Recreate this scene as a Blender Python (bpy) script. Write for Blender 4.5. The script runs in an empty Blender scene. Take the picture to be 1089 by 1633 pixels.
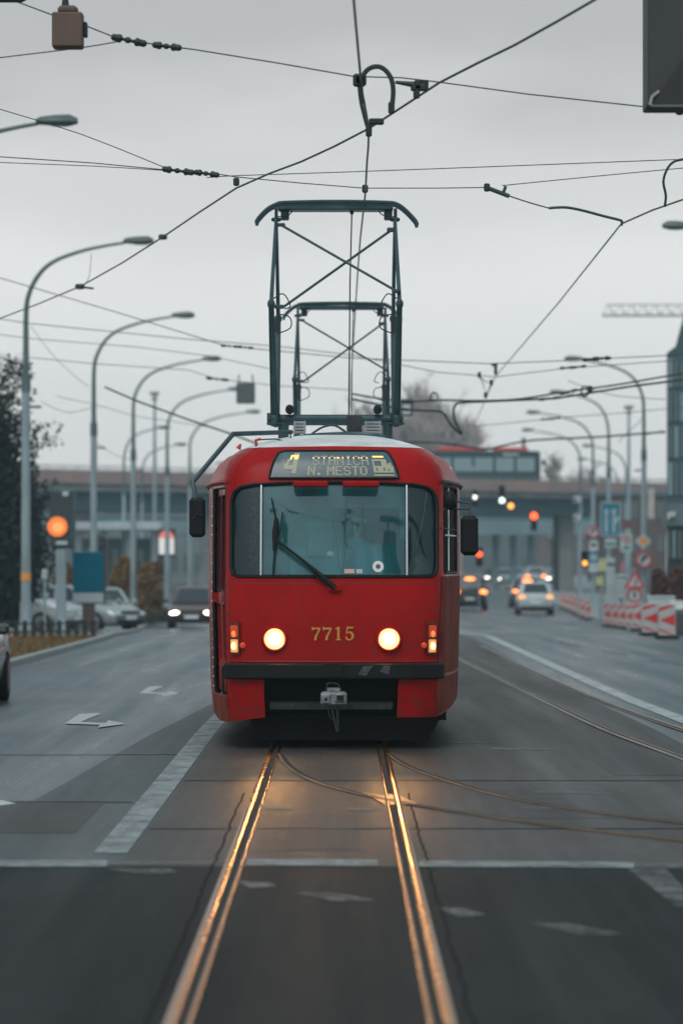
import bpy, math, random
from math import radians as R, sin, cos, pi, sqrt, atan2
from mathutils import Vector, Matrix
from mathutils.geometry import delaunay_2d_cdt

S = bpy.context.scene
COL = S.collection
random.seed(7)

# ------------------------------------------------------------------ camera
F = 6500.0            # focal length in photo pixels (photo is 1089 x 1633)
CX, HY, CH = 544.5, 895.0, 1.74
cam_d = bpy.data.cameras.new('camera')
cam = bpy.data.objects.new('camera', cam_d)
COL.objects.link(cam)
cam.location = (0, 0, CH)
cam.rotation_euler = (R(90), 0, 0)
cam_d.sensor_fit = 'VERTICAL'
cam_d.sensor_height = 36.0
cam_d.lens = F / 1633.0 * 36.0
cam_d.shift_y = (HY - 816.5) / 1633.0
cam_d.clip_start = 0.5
cam_d.clip_end = 4000
cam_d.dof.use_dof = True
cam_d.dof.focus_distance = 37.6
cam_d.dof.aperture_fstop = 2.5
S.camera = cam

# ------------------------------------------------------------------ world and sun
SUN_EL, SUN_AZ = R(52), R(200)
w = bpy.data.worlds.new('World')
S.world = w
w.use_nodes = True
nt = w.node_tree
nt.nodes.clear()
N = nt.nodes.new
out = N('ShaderNodeOutputWorld')
sky = N('ShaderNodeTexSky')
sky.sky_type = 'NISHITA'
sky.sun_disc = False
sky.sun_elevation = SUN_EL
sky.sun_rotation = SUN_AZ
sky.air_density = 1.0
sky.dust_density = 4.0
bg1 = N('ShaderNodeBackground'); bg1.inputs['Strength'].default_value = 0.05
hsv = N('ShaderNodeHueSaturation'); hsv.inputs['Saturation'].default_value = 0.25
nt.links.new(sky.outputs[0], hsv.inputs['Color'])
nt.links.new(hsv.outputs[0], bg1.inputs['Color'])
# overcast deck: bright gap above the horizon, darker cloud higher up
tc = N('ShaderNodeTexCoord')
sep = N('ShaderNodeSeparateXYZ'); nt.links.new(tc.outputs['Generated'], sep.inputs[0])
mp = N('ShaderNodeMapping'); mp.inputs['Scale'].default_value = (6, 6, 22)
nt.links.new(tc.outputs['Generated'], mp.inputs[0])
nz = N('ShaderNodeTexNoise'); nz.inputs['Scale'].default_value = 1.3; nz.inputs['Detail'].default_value = 4
nt.links.new(mp.outputs[0], nz.inputs['Vector'])
ma = N('ShaderNodeMath'); ma.operation = 'MULTIPLY_ADD'
nt.links.new(nz.outputs['Fac'], ma.inputs[0]); ma.inputs[1].default_value = 0.045
nt.links.new(sep.outputs['Z'], ma.inputs[2])
ramp = N('ShaderNodeValToRGB')
nt.links.new(ma.outputs[0], ramp.inputs[0])
cr = ramp.color_ramp
cr.interpolation = 'EASE'
SKY = [(0.0, (0.745, 0.755, 0.75)), (0.085, (0.755, 0.755, 0.75)), (0.118, (0.585, 0.583, 0.578)), (0.150, (0.345, 0.344, 0.342)),
       (0.20, (0.14, 0.146, 0.15)), (0.34, (0.135, 0.175, 0.19)), (0.7, (0.31, 0.41, 0.44)), (1.0, (0.38, 0.50, 0.535))]
while len(cr.elements) < len(SKY):
    cr.elements.new(0.5)
for e, (p_, c_) in zip(cr.elements, SKY):
    e.position = p_; e.color = (*c_, 1)
bg2 = N('ShaderNodeBackground'); bg2.inputs['Strength'].default_value = 1.0
nt.links.new(ramp.outputs[0], bg2.inputs['Color'])
add = N('ShaderNodeAddShader')
nt.links.new(bg1.outputs[0], add.inputs[0]); nt.links.new(bg2.outputs[0], add.inputs[1])
nt.links.new(add.outputs[0], out.inputs['Surface'])

sun_d = bpy.data.lights.new('sun', 'SUN')
sun_d.energy = 0.9
sun_d.angle = R(30)
sun_d.color = (1.0, 0.95, 0.9)
sun = bpy.data.objects.new('sun', sun_d)
COL.objects.link(sun)
_d = Vector((sin(SUN_AZ) * cos(SUN_EL), cos(SUN_AZ) * cos(SUN_EL), sin(SUN_EL)))
sun.rotation_euler = (-_d).to_track_quat('-Z', 'Y').to_euler()

S.view_settings.view_transform = 'Standard'
S.view_settings.look = 'None'
S.view_settings.exposure = 0.0
S.view_settings.gamma = 1.0
S.cycles.max_bounces = 8
S.cycles.volume_bounces = 0
S.cycles.transparent_max_bounces = 16
S.cycles.sample_clamp_indirect = 4.0
S.cycles.use_denoising = True

# ------------------------------------------------------------------ terrain profile and pixel helpers
GP = [(-50, 0), (42, 0), (55, -0.09), (105, -0.2), (127, -0.5), (151, -0.75), (180, -0.95), (224, -0.85),
      (342, -0.4), (600, 0.0), (3000, 0.0)]
def gz(Y):
    for (a, za), (b, zb) in zip(GP, GP[1:]):
        if Y <= b:
            t = max(0.0, (Y - a) / (b - a)); t = t * t * (3 - 2 * t) if b > 100000 else t
            return za + (zb - za) * t
    return 0.0
def P(px, py, Y):
    return Vector(((px - CX) * Y / F, Y, CH - (py - HY) * Y / F))
def X(px, Y): return (px - CX) * Y / F
def Z(py, Y): return CH - (py - HY) * Y / F
def AT(px, py, z):                      # point at height z seen at a pixel (above the horizon)
    Y = (z - CH) * F / (HY - py)
    return P(px, py, Y)
def G(px, py):                          # ground point at a pixel
    lo, hi = 5.0, 900.0
    for _ in range(60):
        m = (lo + hi) / 2
        if HY + (CH - gz(m)) * F / m > py: lo = m
        else: hi = m
    return Vector(((px - CX) * lo / F, lo, gz(lo)))
def GX(x, Y, dz=0.0): return Vector((x, Y, gz(Y) + dz))

# ------------------------------------------------------------------ materials
MATS = {}
def mat(name, col, rough=0.5, metal=0.0, var=0.0, vscale=3.0, bump=0.0, bscale=60.0, spec=0.5, emit=None, estr=0.0,
        coat=0.0, vcol=None, stretch=(1, 1, 1), rvar=0.0):
    if name in MATS: return MATS[name]
    m = bpy.data.materials.new(name); m.use_nodes = True
    t = m.node_tree; b = t.nodes['Principled BSDF']
    b.inputs['Base Color'].default_value = (*col, 1)
    b.inputs['Roughness'].default_value = rough
    b.inputs['Metallic'].default_value = metal
    b.inputs['Specular IOR Level'].default_value = spec
    b.inputs['Coat Weight'].default_value = coat
    b.inputs['Coat Roughness'].default_value = 0.08
    if emit:
        b.inputs['Emission Color'].default_value = (*emit, 1)
        b.inputs['Emission Strength'].default_value = estr
    if var or bump or rvar:
        tcn = t.nodes.new('ShaderNodeTexCoord')
        mpn = t.nodes.new('ShaderNodeMapping'); mpn.inputs['Scale'].default_value = stretch
        t.links.new(tcn.outputs['Object'], mpn.inputs[0])
    if var or rvar:
        n1 = t.nodes.new('ShaderNodeTexNoise'); n1.inputs['Scale'].default_value = vscale
        n1.inputs['Detail'].default_value = 8; n1.inputs['Roughness'].default_value = 0.65
        t.links.new(mpn.outputs[0], n1.inputs['Vector'])
        rp = t.nodes.new('ShaderNodeMapRange')
        rp.inputs[1].default_value = 0.3; rp.inputs[2].default_value = 0.7
        t.links.new(n1.outputs['Fac'], rp.inputs[0])
    if var:
        mx = t.nodes.new('ShaderNodeMix'); mx.data_type = 'RGBA'
        t.links.new(rp.outputs[0], mx.inputs['Factor'])
        lo = [c * (1 - var) for c in col]; hi = [min(1, c * (1 + var)) for c in col]
        if vcol: hi = vcol
        mx.inputs['A'].default_value = (*lo, 1); mx.inputs['B'].default_value = (*hi, 1)
        t.links.new(mx.outputs['Result'], b.inputs['Base Color'])
    if rvar:
        r2 = t.nodes.new('ShaderNodeMapRange')
        r2.inputs[3].default_value = max(0.02, rough - rvar); r2.inputs[4].default_value = min(1, rough + rvar)
        t.links.new(rp.outputs[0], r2.inputs[0]); t.links.new(r2.outputs[0], b.inputs['Roughness'])
    if bump:
        n2 = t.nodes.new('ShaderNodeTexNoise'); n2.inputs['Scale'].default_value = bscale
        n2.inputs['Detail'].default_value = 4
        t.links.new(mpn.outputs[0], n2.inputs['Vector'])
        bp = t.nodes.new('ShaderNodeBump'); bp.inputs['Strength'].default_value = bump
        bp.inputs['Distance'].default_value = 0.02
        t.links.new(n2.outputs['Fac'], bp.inputs['Height']); t.links.new(bp.outputs[0], b.inputs['Normal'])
    MATS[name] = m
    return m
def glass(name, tint, refl=0.12, rough=0.03, film=0.0, film_c=(.1, .3, .34)):
    if name in MATS: return MATS[name]
    m = bpy.data.materials.new(name); m.use_nodes = True
    t = m.node_tree; t.nodes.clear()
    o = t.nodes.new('ShaderNodeOutputMaterial')
    tr = t.nodes.new('ShaderNodeBsdfTransparent'); tr.inputs[0].default_value = (*tint, 1)
    gl = t.nodes.new('ShaderNodeBsdfGlossy'); gl.inputs['Roughness'].default_value = rough
    gl.inputs[0].default_value = (0.85, 0.95, 1.0, 1)
    fr = t.nodes.new('ShaderNodeLayerWeight'); fr.inputs[0].default_value = 0.25
    mr = t.nodes.new('ShaderNodeMapRange'); mr.inputs[3].default_value = refl; mr.inputs[4].default_value = 0.9
    t.links.new(fr.outputs['Fresnel'], mr.inputs[0])
    mx = t.nodes.new('ShaderNodeMixShader')
    df = t.nodes.new('ShaderNodeBsdfDiffuse'); df.inputs[0].default_value = (*film_c, 1)
    nf = t.nodes.new('ShaderNodeTexNoise'); nf.inputs['Scale'].default_value = 2.5; nf.inputs['Detail'].default_value = 6
    tcg = t.nodes.new('ShaderNodeTexCoord'); t.links.new(tcg.outputs['Object'], nf.inputs['Vector'])
    mf = t.nodes.new('ShaderNodeMapRange'); mf.inputs[1].default_value = .3; mf.inputs[2].default_value = .7; mf.inputs[3].default_value = film * .7; mf.inputs[4].default_value = film * 1.3
    t.links.new(nf.outputs['Fac'], mf.inputs[0])
    m2 = t.nodes.new('ShaderNodeMixShader'); t.links.new(mf.outputs[0], m2.inputs[0]); t.links.new(tr.outputs[0], m2.inputs[1]); t.links.new(df.outputs[0], m2.inputs[2]); tr = m2
    t.links.new(mr.outputs[0], mx.inputs[0]); t.links.new(tr.outputs[0], mx.inputs[1]); t.links.new(gl.outputs[0], mx.inputs[2])
    t.links.new(mx.outputs[0], o.inputs[0])
    MATS[name] = m
    return m
def lampmat(name, col, strength):
    return mat(name, tuple(min(1, c * .8) for c in col), 0.3, emit=col, estr=strength)

def tram_red():
    m = mat('tram_red', (0.345, 0.006, 0.0065), 0.28, var=0.16, vscale=1.7, spec=0.09, bump=0.02, bscale=4, rvar=0.07)
    t = m.node_tree; b = t.nodes['Principled BSDF']; src = b.inputs['Base Color'].links[0].from_socket
    tcn = t.nodes.new('ShaderNodeTexCoord'); sp = t.nodes.new('ShaderNodeSeparateXYZ'); t.links.new(tcn.outputs['Object'], sp.inputs[0])
    def ns(scale, st, det, a, b_, c, d):
        q = t.nodes.new('ShaderNodeMapping'); q.inputs['Scale'].default_value = st; t.links.new(tcn.outputs['Object'], q.inputs[0])
        n = t.nodes.new('ShaderNodeTexNoise'); n.inputs['Scale'].default_value = scale; n.inputs['Detail'].default_value = det; n.inputs['Roughness'].default_value = .7; t.links.new(q.outputs[0], n.inputs['Vector'])
        k = t.nodes.new('ShaderNodeMapRange')
        for i_, v in enumerate((a, b_, c, d)): k.inputs[i_ + 1].default_value = v
        t.links.new(n.outputs['Fac'], k.inputs[0]); return k.outputs[0]
    def mth(op, x, y):
        k = t.nodes.new('ShaderNodeMath'); k.operation = op
        for i_, v in enumerate((x, y)):
            if isinstance(v, float): k.inputs[i_].default_value = v
            else: t.links.new(v, k.inputs[i_])
        return k.outputs[0]
    low = t.nodes.new('ShaderNodeMapRange'); t.links.new(sp.outputs['Z'], low.inputs[0])
    for i_, v in enumerate((1.45, .35, .12, 1.0)): low.inputs[i_ + 1].default_value = v
    splash = mth('MULTIPLY', ns(16, (1, 1, .8), 8,   .44, .64, 0, .80), low.outputs[0])      # road spray thrown up on the skirt and front
    runs = ns(9, (1, 1, .07), 5, .55, .75, 0, .40)                                         # rain runs
    f = mth('MAXIMUM', splash, runs)
    mx = t.nodes.new('ShaderNodeMix'); mx.data_type = 'RGBA'; t.links.new(f, mx.inputs['Factor']); t.links.new(src, mx.inputs['A']); mx.inputs['B'].default_value = (.105, .032, .024, 1)
    t.links.new(mx.outputs['Result'], b.inputs['Base Color'])
    return m
M_RED = tram_red()
M_REDDIRT = mat('dusty_red', (0.22, 0.016, 0.012), 0.75, var=0.35, vscale=5, vcol=(0.24, 0.075, 0.05), stretch=(1, 1, .5), spec=.08)
M_SIDEDK = mat('dark_side_glass', (.016, .018, .019), .7, spec=.03, var=.5, vscale=5)
M_REDROOF = mat('roof_red', (0.34, 0.03, 0.025), 0.4, var=0.3, vscale=3)
M_ROOF = mat('roof_sky_sheen', (0.66, 0.69, 0.69), 0.35, var=0.3, vscale=2.2, bump=0.05, bscale=7)  # pale sky sheen of the wet roof, painted in as light grey
M_BLACK = mat('black_rubber', (0.006, 0.0065, 0.0075), 0.55, var=0.3, vscale=8, spec=.25)
M_SOOT = mat('soot_black', (0.006, 0.006, 0.007), 0.9, var=0.3)
M_DARKMET = mat('dark_metal', (0.03, 0.035, 0.04), 0.5, 0.4, var=0.4, vscale=12)
M_TEAL = mat('dark_teal_paint', (0.022, 0.062, 0.072), 0.45, 0.2, var=0.35, vscale=6)
M_CABLE = mat('cable', (0.018, 0.03, 0.034), 0.55, 0.2)
M_WIRE = mat('copper_wire', (0.03, 0.045, 0.05), 0.45, 0.5)
M_CHROME = mat('chrome', (0.6, 0.62, 0.64), 0.25, 0.9)
M_STEEL = mat('coupler_steel', (0.22, 0.24, 0.26), 0.5, 0.6, var=0.5, vscale=18)
M_RAIL = mat('polished_headlit_rail', (0.54, 0.27, 0.095), 0.25, 1.0, var=0.45, vscale=.8, stretch=(2, .30, 1), rvar=.08)  # steel colour tinted with the gold reflection of the headlights
M_RAILR = mat('rusty_rail', (0.34, 0.27, 0.22), 0.40, 0.85, var=0.3, vscale=.6)
M_RAILB = mat('dark_rail', (0.20, 0.14, 0.10), 0.5, 0.7, var=0.4, vscale=.8)
M_GROOVE = mat('rail_groove_shade', (0.008, 0.007, 0.006), 0.8)  # near-black strip stands in for the shade of a deep groove
M_GOLD = mat('gold_number', (0.62, 0.26, 0.035), 0.4, var=0.2, vscale=30)
M_SHADE = mat('number_shade', (0.10, 0.012, 0.008), 0.5)
M_GLASS = glass('windscreen_glass', (0.62, 0.97, 1.0), 0.065, film=.17, film_c=(.07, .40, .45))
M_GLASSD = glass('side_glass', (0.27, 0.34, 0.36), 0.04, film=.03)
M_DOORGL = mat('door_glass_dark', (0.012, 0.016, 0.018), 0.15, spec=0.5)
M_SIGN = mat('sign_display', (0.055, 0.105, 0.125), 0.3, var=0.2, vscale=9)
M_FLIP = mat('flip_dot', (0.42, 0.41, 0.30), 0.5)
M_FLIPD = mat('flip_dot_dim', (0.34, 0.37, 0.31), 0.5)
M_FLIPY = lampmat('lit_dot', (1.0, 0.62, 0.16), 1.1)
M_INT = mat('cab_dark', (0.14, 0.27, 0.30), 0.8, var=0.2)
M_INTL = mat('cab_panel', (0.50, 0.70, 0.73), 0.7)
M_HEAD = lampmat('headlight_lit', (1.0, 0.68, 0.33), 60)
M_HEADO = lampmat('headlight_rim_lit', (1.0, 0.60, 0.26), 1.6)
M_AMBERL = lampmat('amber_lit', (1.0, 0.50, 0.16), 4.5)
M_REDLENS = mat('red_lens', (0.40, 0.03, 0.01), 0.2, emit=(1, .12, .03), estr=0.25)
M_REDL = lampmat('red_lit', (1.0, 0.09, 0.02), 3.2)
M_ORL = lampmat('orange_red_lit', (1.0, 0.19, 0.04), 6.0)
M_WHITEL = lampmat('white_lit', (1.0, 0.93, 0.80), 9)
M_GREENL = lampmat('green_white_lit', (0.75, 1.0, 0.88), 2.5)
M_SUNDISC = lampmat('orange_disc_lit', (1.0, 0.24, 0.05), .55)
M_SUNCORE = lampmat('orange_core_lit', (1.0, 0.40, 0.12), .70)
M_POLE = mat('pole_grey', (0.27, 0.35, 0.38), 0.5, 0.2, var=0.25, vscale=2.5, stretch=(1, 1, .3))
M_POLED = mat('pole_teal', (0.10, 0.155, 0.165), 0.5, 0.2, var=0.25, vscale=2.5)
M_LAMPH = mat('lamp_head_teal', (0.07, 0.105, 0.11), 0.5, var=0.2)
M_LAMPG = mat('lamp_diffuser', (0.28, 0.33, 0.34), 0.3)
M_CONC = mat('concrete', (0.20, 0.22, 0.225), 0.85, var=0.3, vscale=0.6, bump=0.1, bscale=8)
M_CONCP = mat('fascia_pink', (0.19, 0.185, 0.19), 0.8, var=0.15, vscale=0.45, vcol=(0.30, .20, .185))
M_CONCD = mat('girder_teal', (0.085, 0.155, 0.18), 0.8, var=0.25, vscale=0.5)
M_CONCT = mat('beam_teal', (0.17, 0.26, 0.285), 0.7, var=0.2, vscale=0.4)
M_WHITE = mat('white_paint', (0.72, 0.74, 0.75), 0.5, var=0.1)
M_OFFW = mat('offwhite_panel', (0.42, 0.49, 0.51), 0.6, var=0.2, vscale=1)
M_SGRED = mat('sign_red', (0.50, 0.03, 0.03), 0.45)
M_SGBLUE = mat('sign_blue', (0.01, 0.16, 0.24), 0.4, var=0.1)
M_SGGREEN = mat('sign_green', (0.02, 0.20, 0.16), 0.5)
M_SGBLK = mat('sign_black', (0.015, 0.017, 0.02), 0.5)
M_SGORG = mat('sign_orange', (0.75, 0.30, 0.06), 0.5)
M_YELLOW = mat('pale_yellow', (0.52, 0.55, 0.28), 0.6, var=0.1)
M_TYRE = mat('tyre', (0.014, 0.015, 0.016), 0.8)
M_RIM = mat('rim', (0.30, 0.32, 0.33), 0.4, 0.7)
M_CGLASS = mat('car_glass', (0.025, 0.04, 0.046), 0.1, spec=0.4)
M_PLATE = mat('number_plate', (0.66, 0.70, 0.72), 0.5)
M_LENS = mat('clear_lens', (0.5, 0.55, 0.57), 0.15)
M_SKIN = mat('skin', (0.62, 0.40, 0.34), 0.6)
M_SHIRT = mat('blue_shirt', (0.22, 0.58, 0.68), 0.8)
M_HAIR = mat('hair', (0.05, 0.04, 0.035), 0.8)
def paint(name, c, lo, hi, scale=3.5):
    m = mat(name, c, .6, var=.25, vscale=6, spec=.3); t = m.node_tree; b = t.nodes['Principled BSDF']
    tcn = t.nodes.new('ShaderNodeTexCoord'); mpn = t.nodes.new('ShaderNodeMapping'); mpn.inputs['Scale'].default_value = (1, .5, 1)
    t.links.new(tcn.outputs['Object'], mpn.inputs[0])
    n = t.nodes.new('ShaderNodeTexNoise'); n.inputs['Scale'].default_value = scale; n.inputs['Detail'].default_value = 10; n.inputs['Roughness'].default_value = .72
    t.links.new(mpn.outputs[0], n.inputs['Vector'])
    a = t.nodes.new('ShaderNodeMapRange'); a.inputs[1].default_value = .36; a.inputs[2].default_value = .60; a.inputs[3].default_value = lo; a.inputs[4].default_value = hi
    t.links.new(n.outputs['Fac'], a.inputs[0]); t.links.new(a.outputs[0], b.inputs['Alpha'])
    return m
M_LINE_OLD = mat('road_paint_old', (0.20, 0.235, 0.245), 0.55, var=0.45, vscale=5, stretch=(1, .6, 1))
M_LINE = paint('road_paint', (0.26, 0.30, 0.31), .35, .95)
M_LINEF = paint('worn_road_paint', (0.17, 0.178, 0.18), .05, .75, 5)
M_LINER = paint('lane_paint', (0.42, 0.47, 0.48), .6, 1.0)
M_BARK = mat('bark', (0.06, 0.045, 0.04), 0.9, var=0.4)

def asphalt(name, c, rough, var, tintc, scl=0.5, spec=.4):
    """asphalt with fine aggregate, wide worn patches and long wheel-track streaks"""
    m = bpy.data.materials.new(name); m.use_nodes = True
    t = m.node_tree; b = t.nodes['Principled BSDF']
    tcn = t.nodes.new('ShaderNodeTexCoord')
    def noise(scale, st, det=6):
        mpn = t.nodes.new('ShaderNodeMapping'); mpn.inputs['Scale'].default_value = st
        t.links.new(tcn.outputs['Object'], mpn.inputs[0])
        n = t.nodes.new('ShaderNodeTexNoise'); n.inputs['Scale'].default_value = scale; n.inputs['Detail'].default_value = det
        n.inputs['Roughness'].default_value = 0.6
        t.links.new(mpn.outputs[0], n.inputs['Vector']); return n.outputs['Fac']
    def mr(x, a, b_, c_, d_):
        n = t.nodes.new('ShaderNodeMapRange')
        for i, v in enumerate((a, b_, c_, d_)): n.inputs[i + 1].default_value = v
        t.links.new(x, n.inputs[0]); return n.outputs[0]
    big = noise(scl, (1, .35, 1)); streak = noise(1.6, (1, .03, 1), 4); fine = noise(60, (1, .7, 1), 4)
    mott = mr(noise(5.5, (1, .6, 1), 6), .32, .68, .80, 1.20)
    mul = t.nodes.new('ShaderNodeMath'); mul.operation = 'MULTIPLY'
    t.links.new(mr(big, .3, .7, 1 - var, 1 + var), mul.inputs[0]); t.links.new(mr(streak, .3, .7, 1 - var * .7, 1 + var * .7), mul.inputs[1])
    mul2 = t.nodes.new('ShaderNodeMath'); mul2.operation = 'MULTIPLY'
    mm = t.nodes.new('ShaderNodeMath'); mm.operation = 'MULTIPLY'; t.links.new(mul.outputs[0], mm.inputs[0]); t.links.new(mott, mm.inputs[1])
    t.links.new(mm.outputs[0], mul2.inputs[0]); t.links.new(mr(fine, .3, .7, .40, 1.60), mul2.inputs[1])
    mix = t.nodes.new('ShaderNodeMix'); mix.data_type = 'RGBA'
    t.links.new(mr(big, .4, .65, 0, 1), mix.inputs['Factor'])
    mix.inputs['A'].default_value = (*c, 1); mix.inputs['B'].default_value = (*tintc, 1)
    vm = t.nodes.new('ShaderNodeVectorMath'); vm.operation = 'SCALE'
    t.links.new(mix.outputs['Result'], vm.inputs[0]); t.links.new(mul2.outputs[0], vm.inputs['Scale'])
    t.links.new(vm.outputs[0], b.inputs['Base Color'])
    t.links.new(mr(streak, .35, .65, rough - .08, rough + .10), b.inputs['Roughness'])
    bp = t.nodes.new('ShaderNodeBump'); bp.inputs['Strength'].default_value = 0.4; bp.inputs['Distance'].default_value = 0.012
    t.links.new(fine, bp.inputs['Height']); t.links.new(bp.outputs[0], b.inputs['Normal'])
    b.inputs['Specular IOR Level'].default_value = spec
    MATS[name] = m; return m
M_ASPH = asphalt('asphalt', (0.022, 0.054, 0.067), 0.32, 0.26, (0.032, 0.068, 0.082), spec=.78)
M_FRESHVIG = asphalt('fresh_vignetted_asphalt', (0.0095, 0.0125, 0.014), 0.58, 0.25, (0.0135, 0.017, 0.0185), spec=.09)  # newer asphalt before the stop line, its colour darkened further with the lens vignette
M_BED = asphalt('track_asphalt', (0.036, 0.033, 0.032), 0.48, 0.20, (0.046, 0.042, 0.040), spec=.36)
M_BED2 = asphalt('strip_asphalt', (0.034, 0.047, 0.051), 0.44, 0.18, (0.042, 0.055, 0.058), spec=.4)
M_SEAL = mat('sealant', (0.017, 0.017, 0.018), 0.9, var=0.3, spec=.05)
M_GROUND = mat('ground_earth', (0.09, 0.09, 0.08), 0.95, var=0.3, vscale=0.15)
M_PAVE = mat('paving', (0.22, 0.25, 0.26), 0.7, var=0.2, vscale=0.8, bump=0.1, bscale=6)
M_KERB = mat('kerb_stone', (0.26, 0.28, 0.28), 0.7, var=0.2, vscale=2)
M_VERGE = mat('verge_soil', (0.085, 0.060, 0.030), 0.95, var=0.4, vscale=1.2)
M_GRASS = mat('dry_grass', (0.16, 0.098, 0.028), 0.9, var=0.4, vscale=1.2)

# ------------------------------------------------------------------ mesh builder
class MB:
    def __init__(s): s.v = []; s.f = []; s.m = []; s.cm = 0
    def add(s, vs, fs):
        o = len(s.v); s.v += [tuple(p) for p in vs]
        for f in fs: s.f.append(tuple(i + o for i in f)); s.m.append(s.cm)
        return s
    def box(s, c, d, rz=0.0, mtx=None):
        c = Vector(c); a, b, e = d[0] / 2, d[1] / 2, d[2] / 2
        vs = [Vector((x, y, z)) for x in (-a, a) for y in (-b, b) for z in (-e, e)]
        if rz: vs = [Matrix.Rotation(rz, 3, 'Z') @ q for q in vs]
        if mtx: vs = [mtx @ q for q in vs]
        return s.add([c + q for q in vs], [(0, 1, 3, 2), (4, 6, 7, 5), (0, 4, 5, 1), (2, 3, 7, 6), (0, 2, 6, 4), (1, 5, 7, 3)])
    def bbox(s, c, d, r=0.02, rz=0.0):
        """box with chamfered vertical and horizontal edges"""
        r = min(r, min(d) * .45)
        a, b, e = d[0] / 2, d[1] / 2, d[2] / 2
        def ring(x, y, z): return [(-x + r, -y, z), (x - r, -y, z), (x, -y + r, z), (x, y - r, z), (x - r, y, z), (-x + r, y, z), (-x, y - r, z), (-x, -y + r, z)]
        rings = [[(q[0] * (1 - r / a), q[1] * (1 - r / b), q[2]) for q in ring(a, b, -e)], ring(a, b, -e + r), ring(a, b, e - r),
                 [(q[0] * (1 - r / a), q[1] * (1 - r / b), q[2]) for q in ring(a, b, e)]]
        m = Matrix.Rotation(rz, 3, 'Z'); vs = [m @ Vector(q) + Vector(c) for g in rings for q in g]
        fs = [tuple(range(7, -1, -1)), tuple(range(24, 32))]
        for k in range(3):
            for i in range(8): fs.append((k * 8 + i, k * 8 + (i + 1) % 8, k * 8 + 8 + (i + 1) % 8, k * 8 + 8 + i))
        return s.add(vs, fs)
    def tube(s, pts, r, n=8, cap=True):
        pts = [Vector(p) for p in pts]
        rs = r if isinstance(r, (list, tuple)) else [r] * len(pts)
        vs = []; fs = []; up = None
        for i, p in enumerate(pts):
            d = (pts[min(i + 1, len(pts) - 1)] - pts[max(i - 1, 0)])
            if d.length < 1e-9: d = Vector((0, 0, 1))
            d.normalize()
            if up is None:
                up = Vector((0, 0, 1)) if abs(d.z) < .9 else Vector((0, 1, 0))
            a = d.cross(up)
            if a.length < 1e-4: up = Vector((1, 0, 0)); a = d.cross(up)
            a.normalize(); b = a.cross(d); up = b
            for k in range(n):
                t = 2 * pi * k / n; vs.append(p + (a * cos(t) + b * sin(t)) * rs[i])
        for i in range(len(pts) - 1):
            for k in range(n): fs.append((i * n + k, i * n + (k + 1) % n, i * n + n + (k + 1) % n, i * n + n + k))
        if cap: fs.append(tuple(range(n - 1, -1, -1))); fs.append(tuple(range(len(vs) - n, len(vs))))
        return s.add(vs, fs)
    def cyl(s, a, b, r0, r1=None, n=16): return s.tube([a, b], [r0, r0 if r1 is None else r1], n)
    def prism(s, poly, axis_o, ux, uy, depth):
        """polygon in the plane (ux, uy) through axis_o, extruded along depth"""
        o, ux, uy, d = Vector(axis_o), Vector(ux), Vector(uy), Vector(depth); n = len(poly)
        vs = [o + ux * a + uy * b for a, b in poly]; vs += [q + d for q in vs]
        return s.add(vs, [tuple(range(n - 1, -1, -1)), tuple(range(n, 2 * n))] + [(i, (i + 1) % n, n + (i + 1) % n, n + i) for i in range(n)])
    def ell(s, c, r, n=12, m=8):
        vs = []; fs = []
        for j in range(m + 1):
            t = pi * j / m
            for k in range(n):
                u = 2 * pi * k / n
                vs.append((c[0] + r[0] * sin(t) * cos(u), c[1] + r[1] * sin(t) * sin(u), c[2] + r[2] * cos(t)))
        for j in range(m):
            for k in range(n): fs.append((j * n + k, j * n + (k + 1) % n, j * n + n + (k + 1) % n, j * n + n + k))
        return s.add(vs, fs)
    def rings(s, rings, caps=True):
        n = len(rings[0]); vs = [q for g in rings for q in g]; fs = []
        for i in range(len(rings) - 1):
            for k in range(n): fs.append((i * n + k, i * n + (k + 1) % n, i * n + n + (k + 1) % n, i * n + n + k))
        if caps: fs.append(tuple(range(n - 1, -1, -1))); fs.append(tuple(range(len(vs) - n, len(vs))))
        return s.add(vs, fs)
    def build(s, name, m, parent=None, smooth=35, loc=None):
        me = bpy.data.meshes.new(name)
        me.from_pydata(s.v, [], s.f)
        ms = m if isinstance(m, (list, tuple)) else [m]
        for q in ms: me.materials.append(q)
        if len(ms) > 1:
            me.polygons.foreach_set('material_index', s.m)
        if smooth:
            me.shade_smooth(); me.set_sharp_from_angle(angle=R(smooth))
        me.update()
        o = bpy.data.objects.new(name, me); COL.objects.link(o)
        if parent: o.parent = parent
        if loc is not None: o.location = loc
        return o

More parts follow.
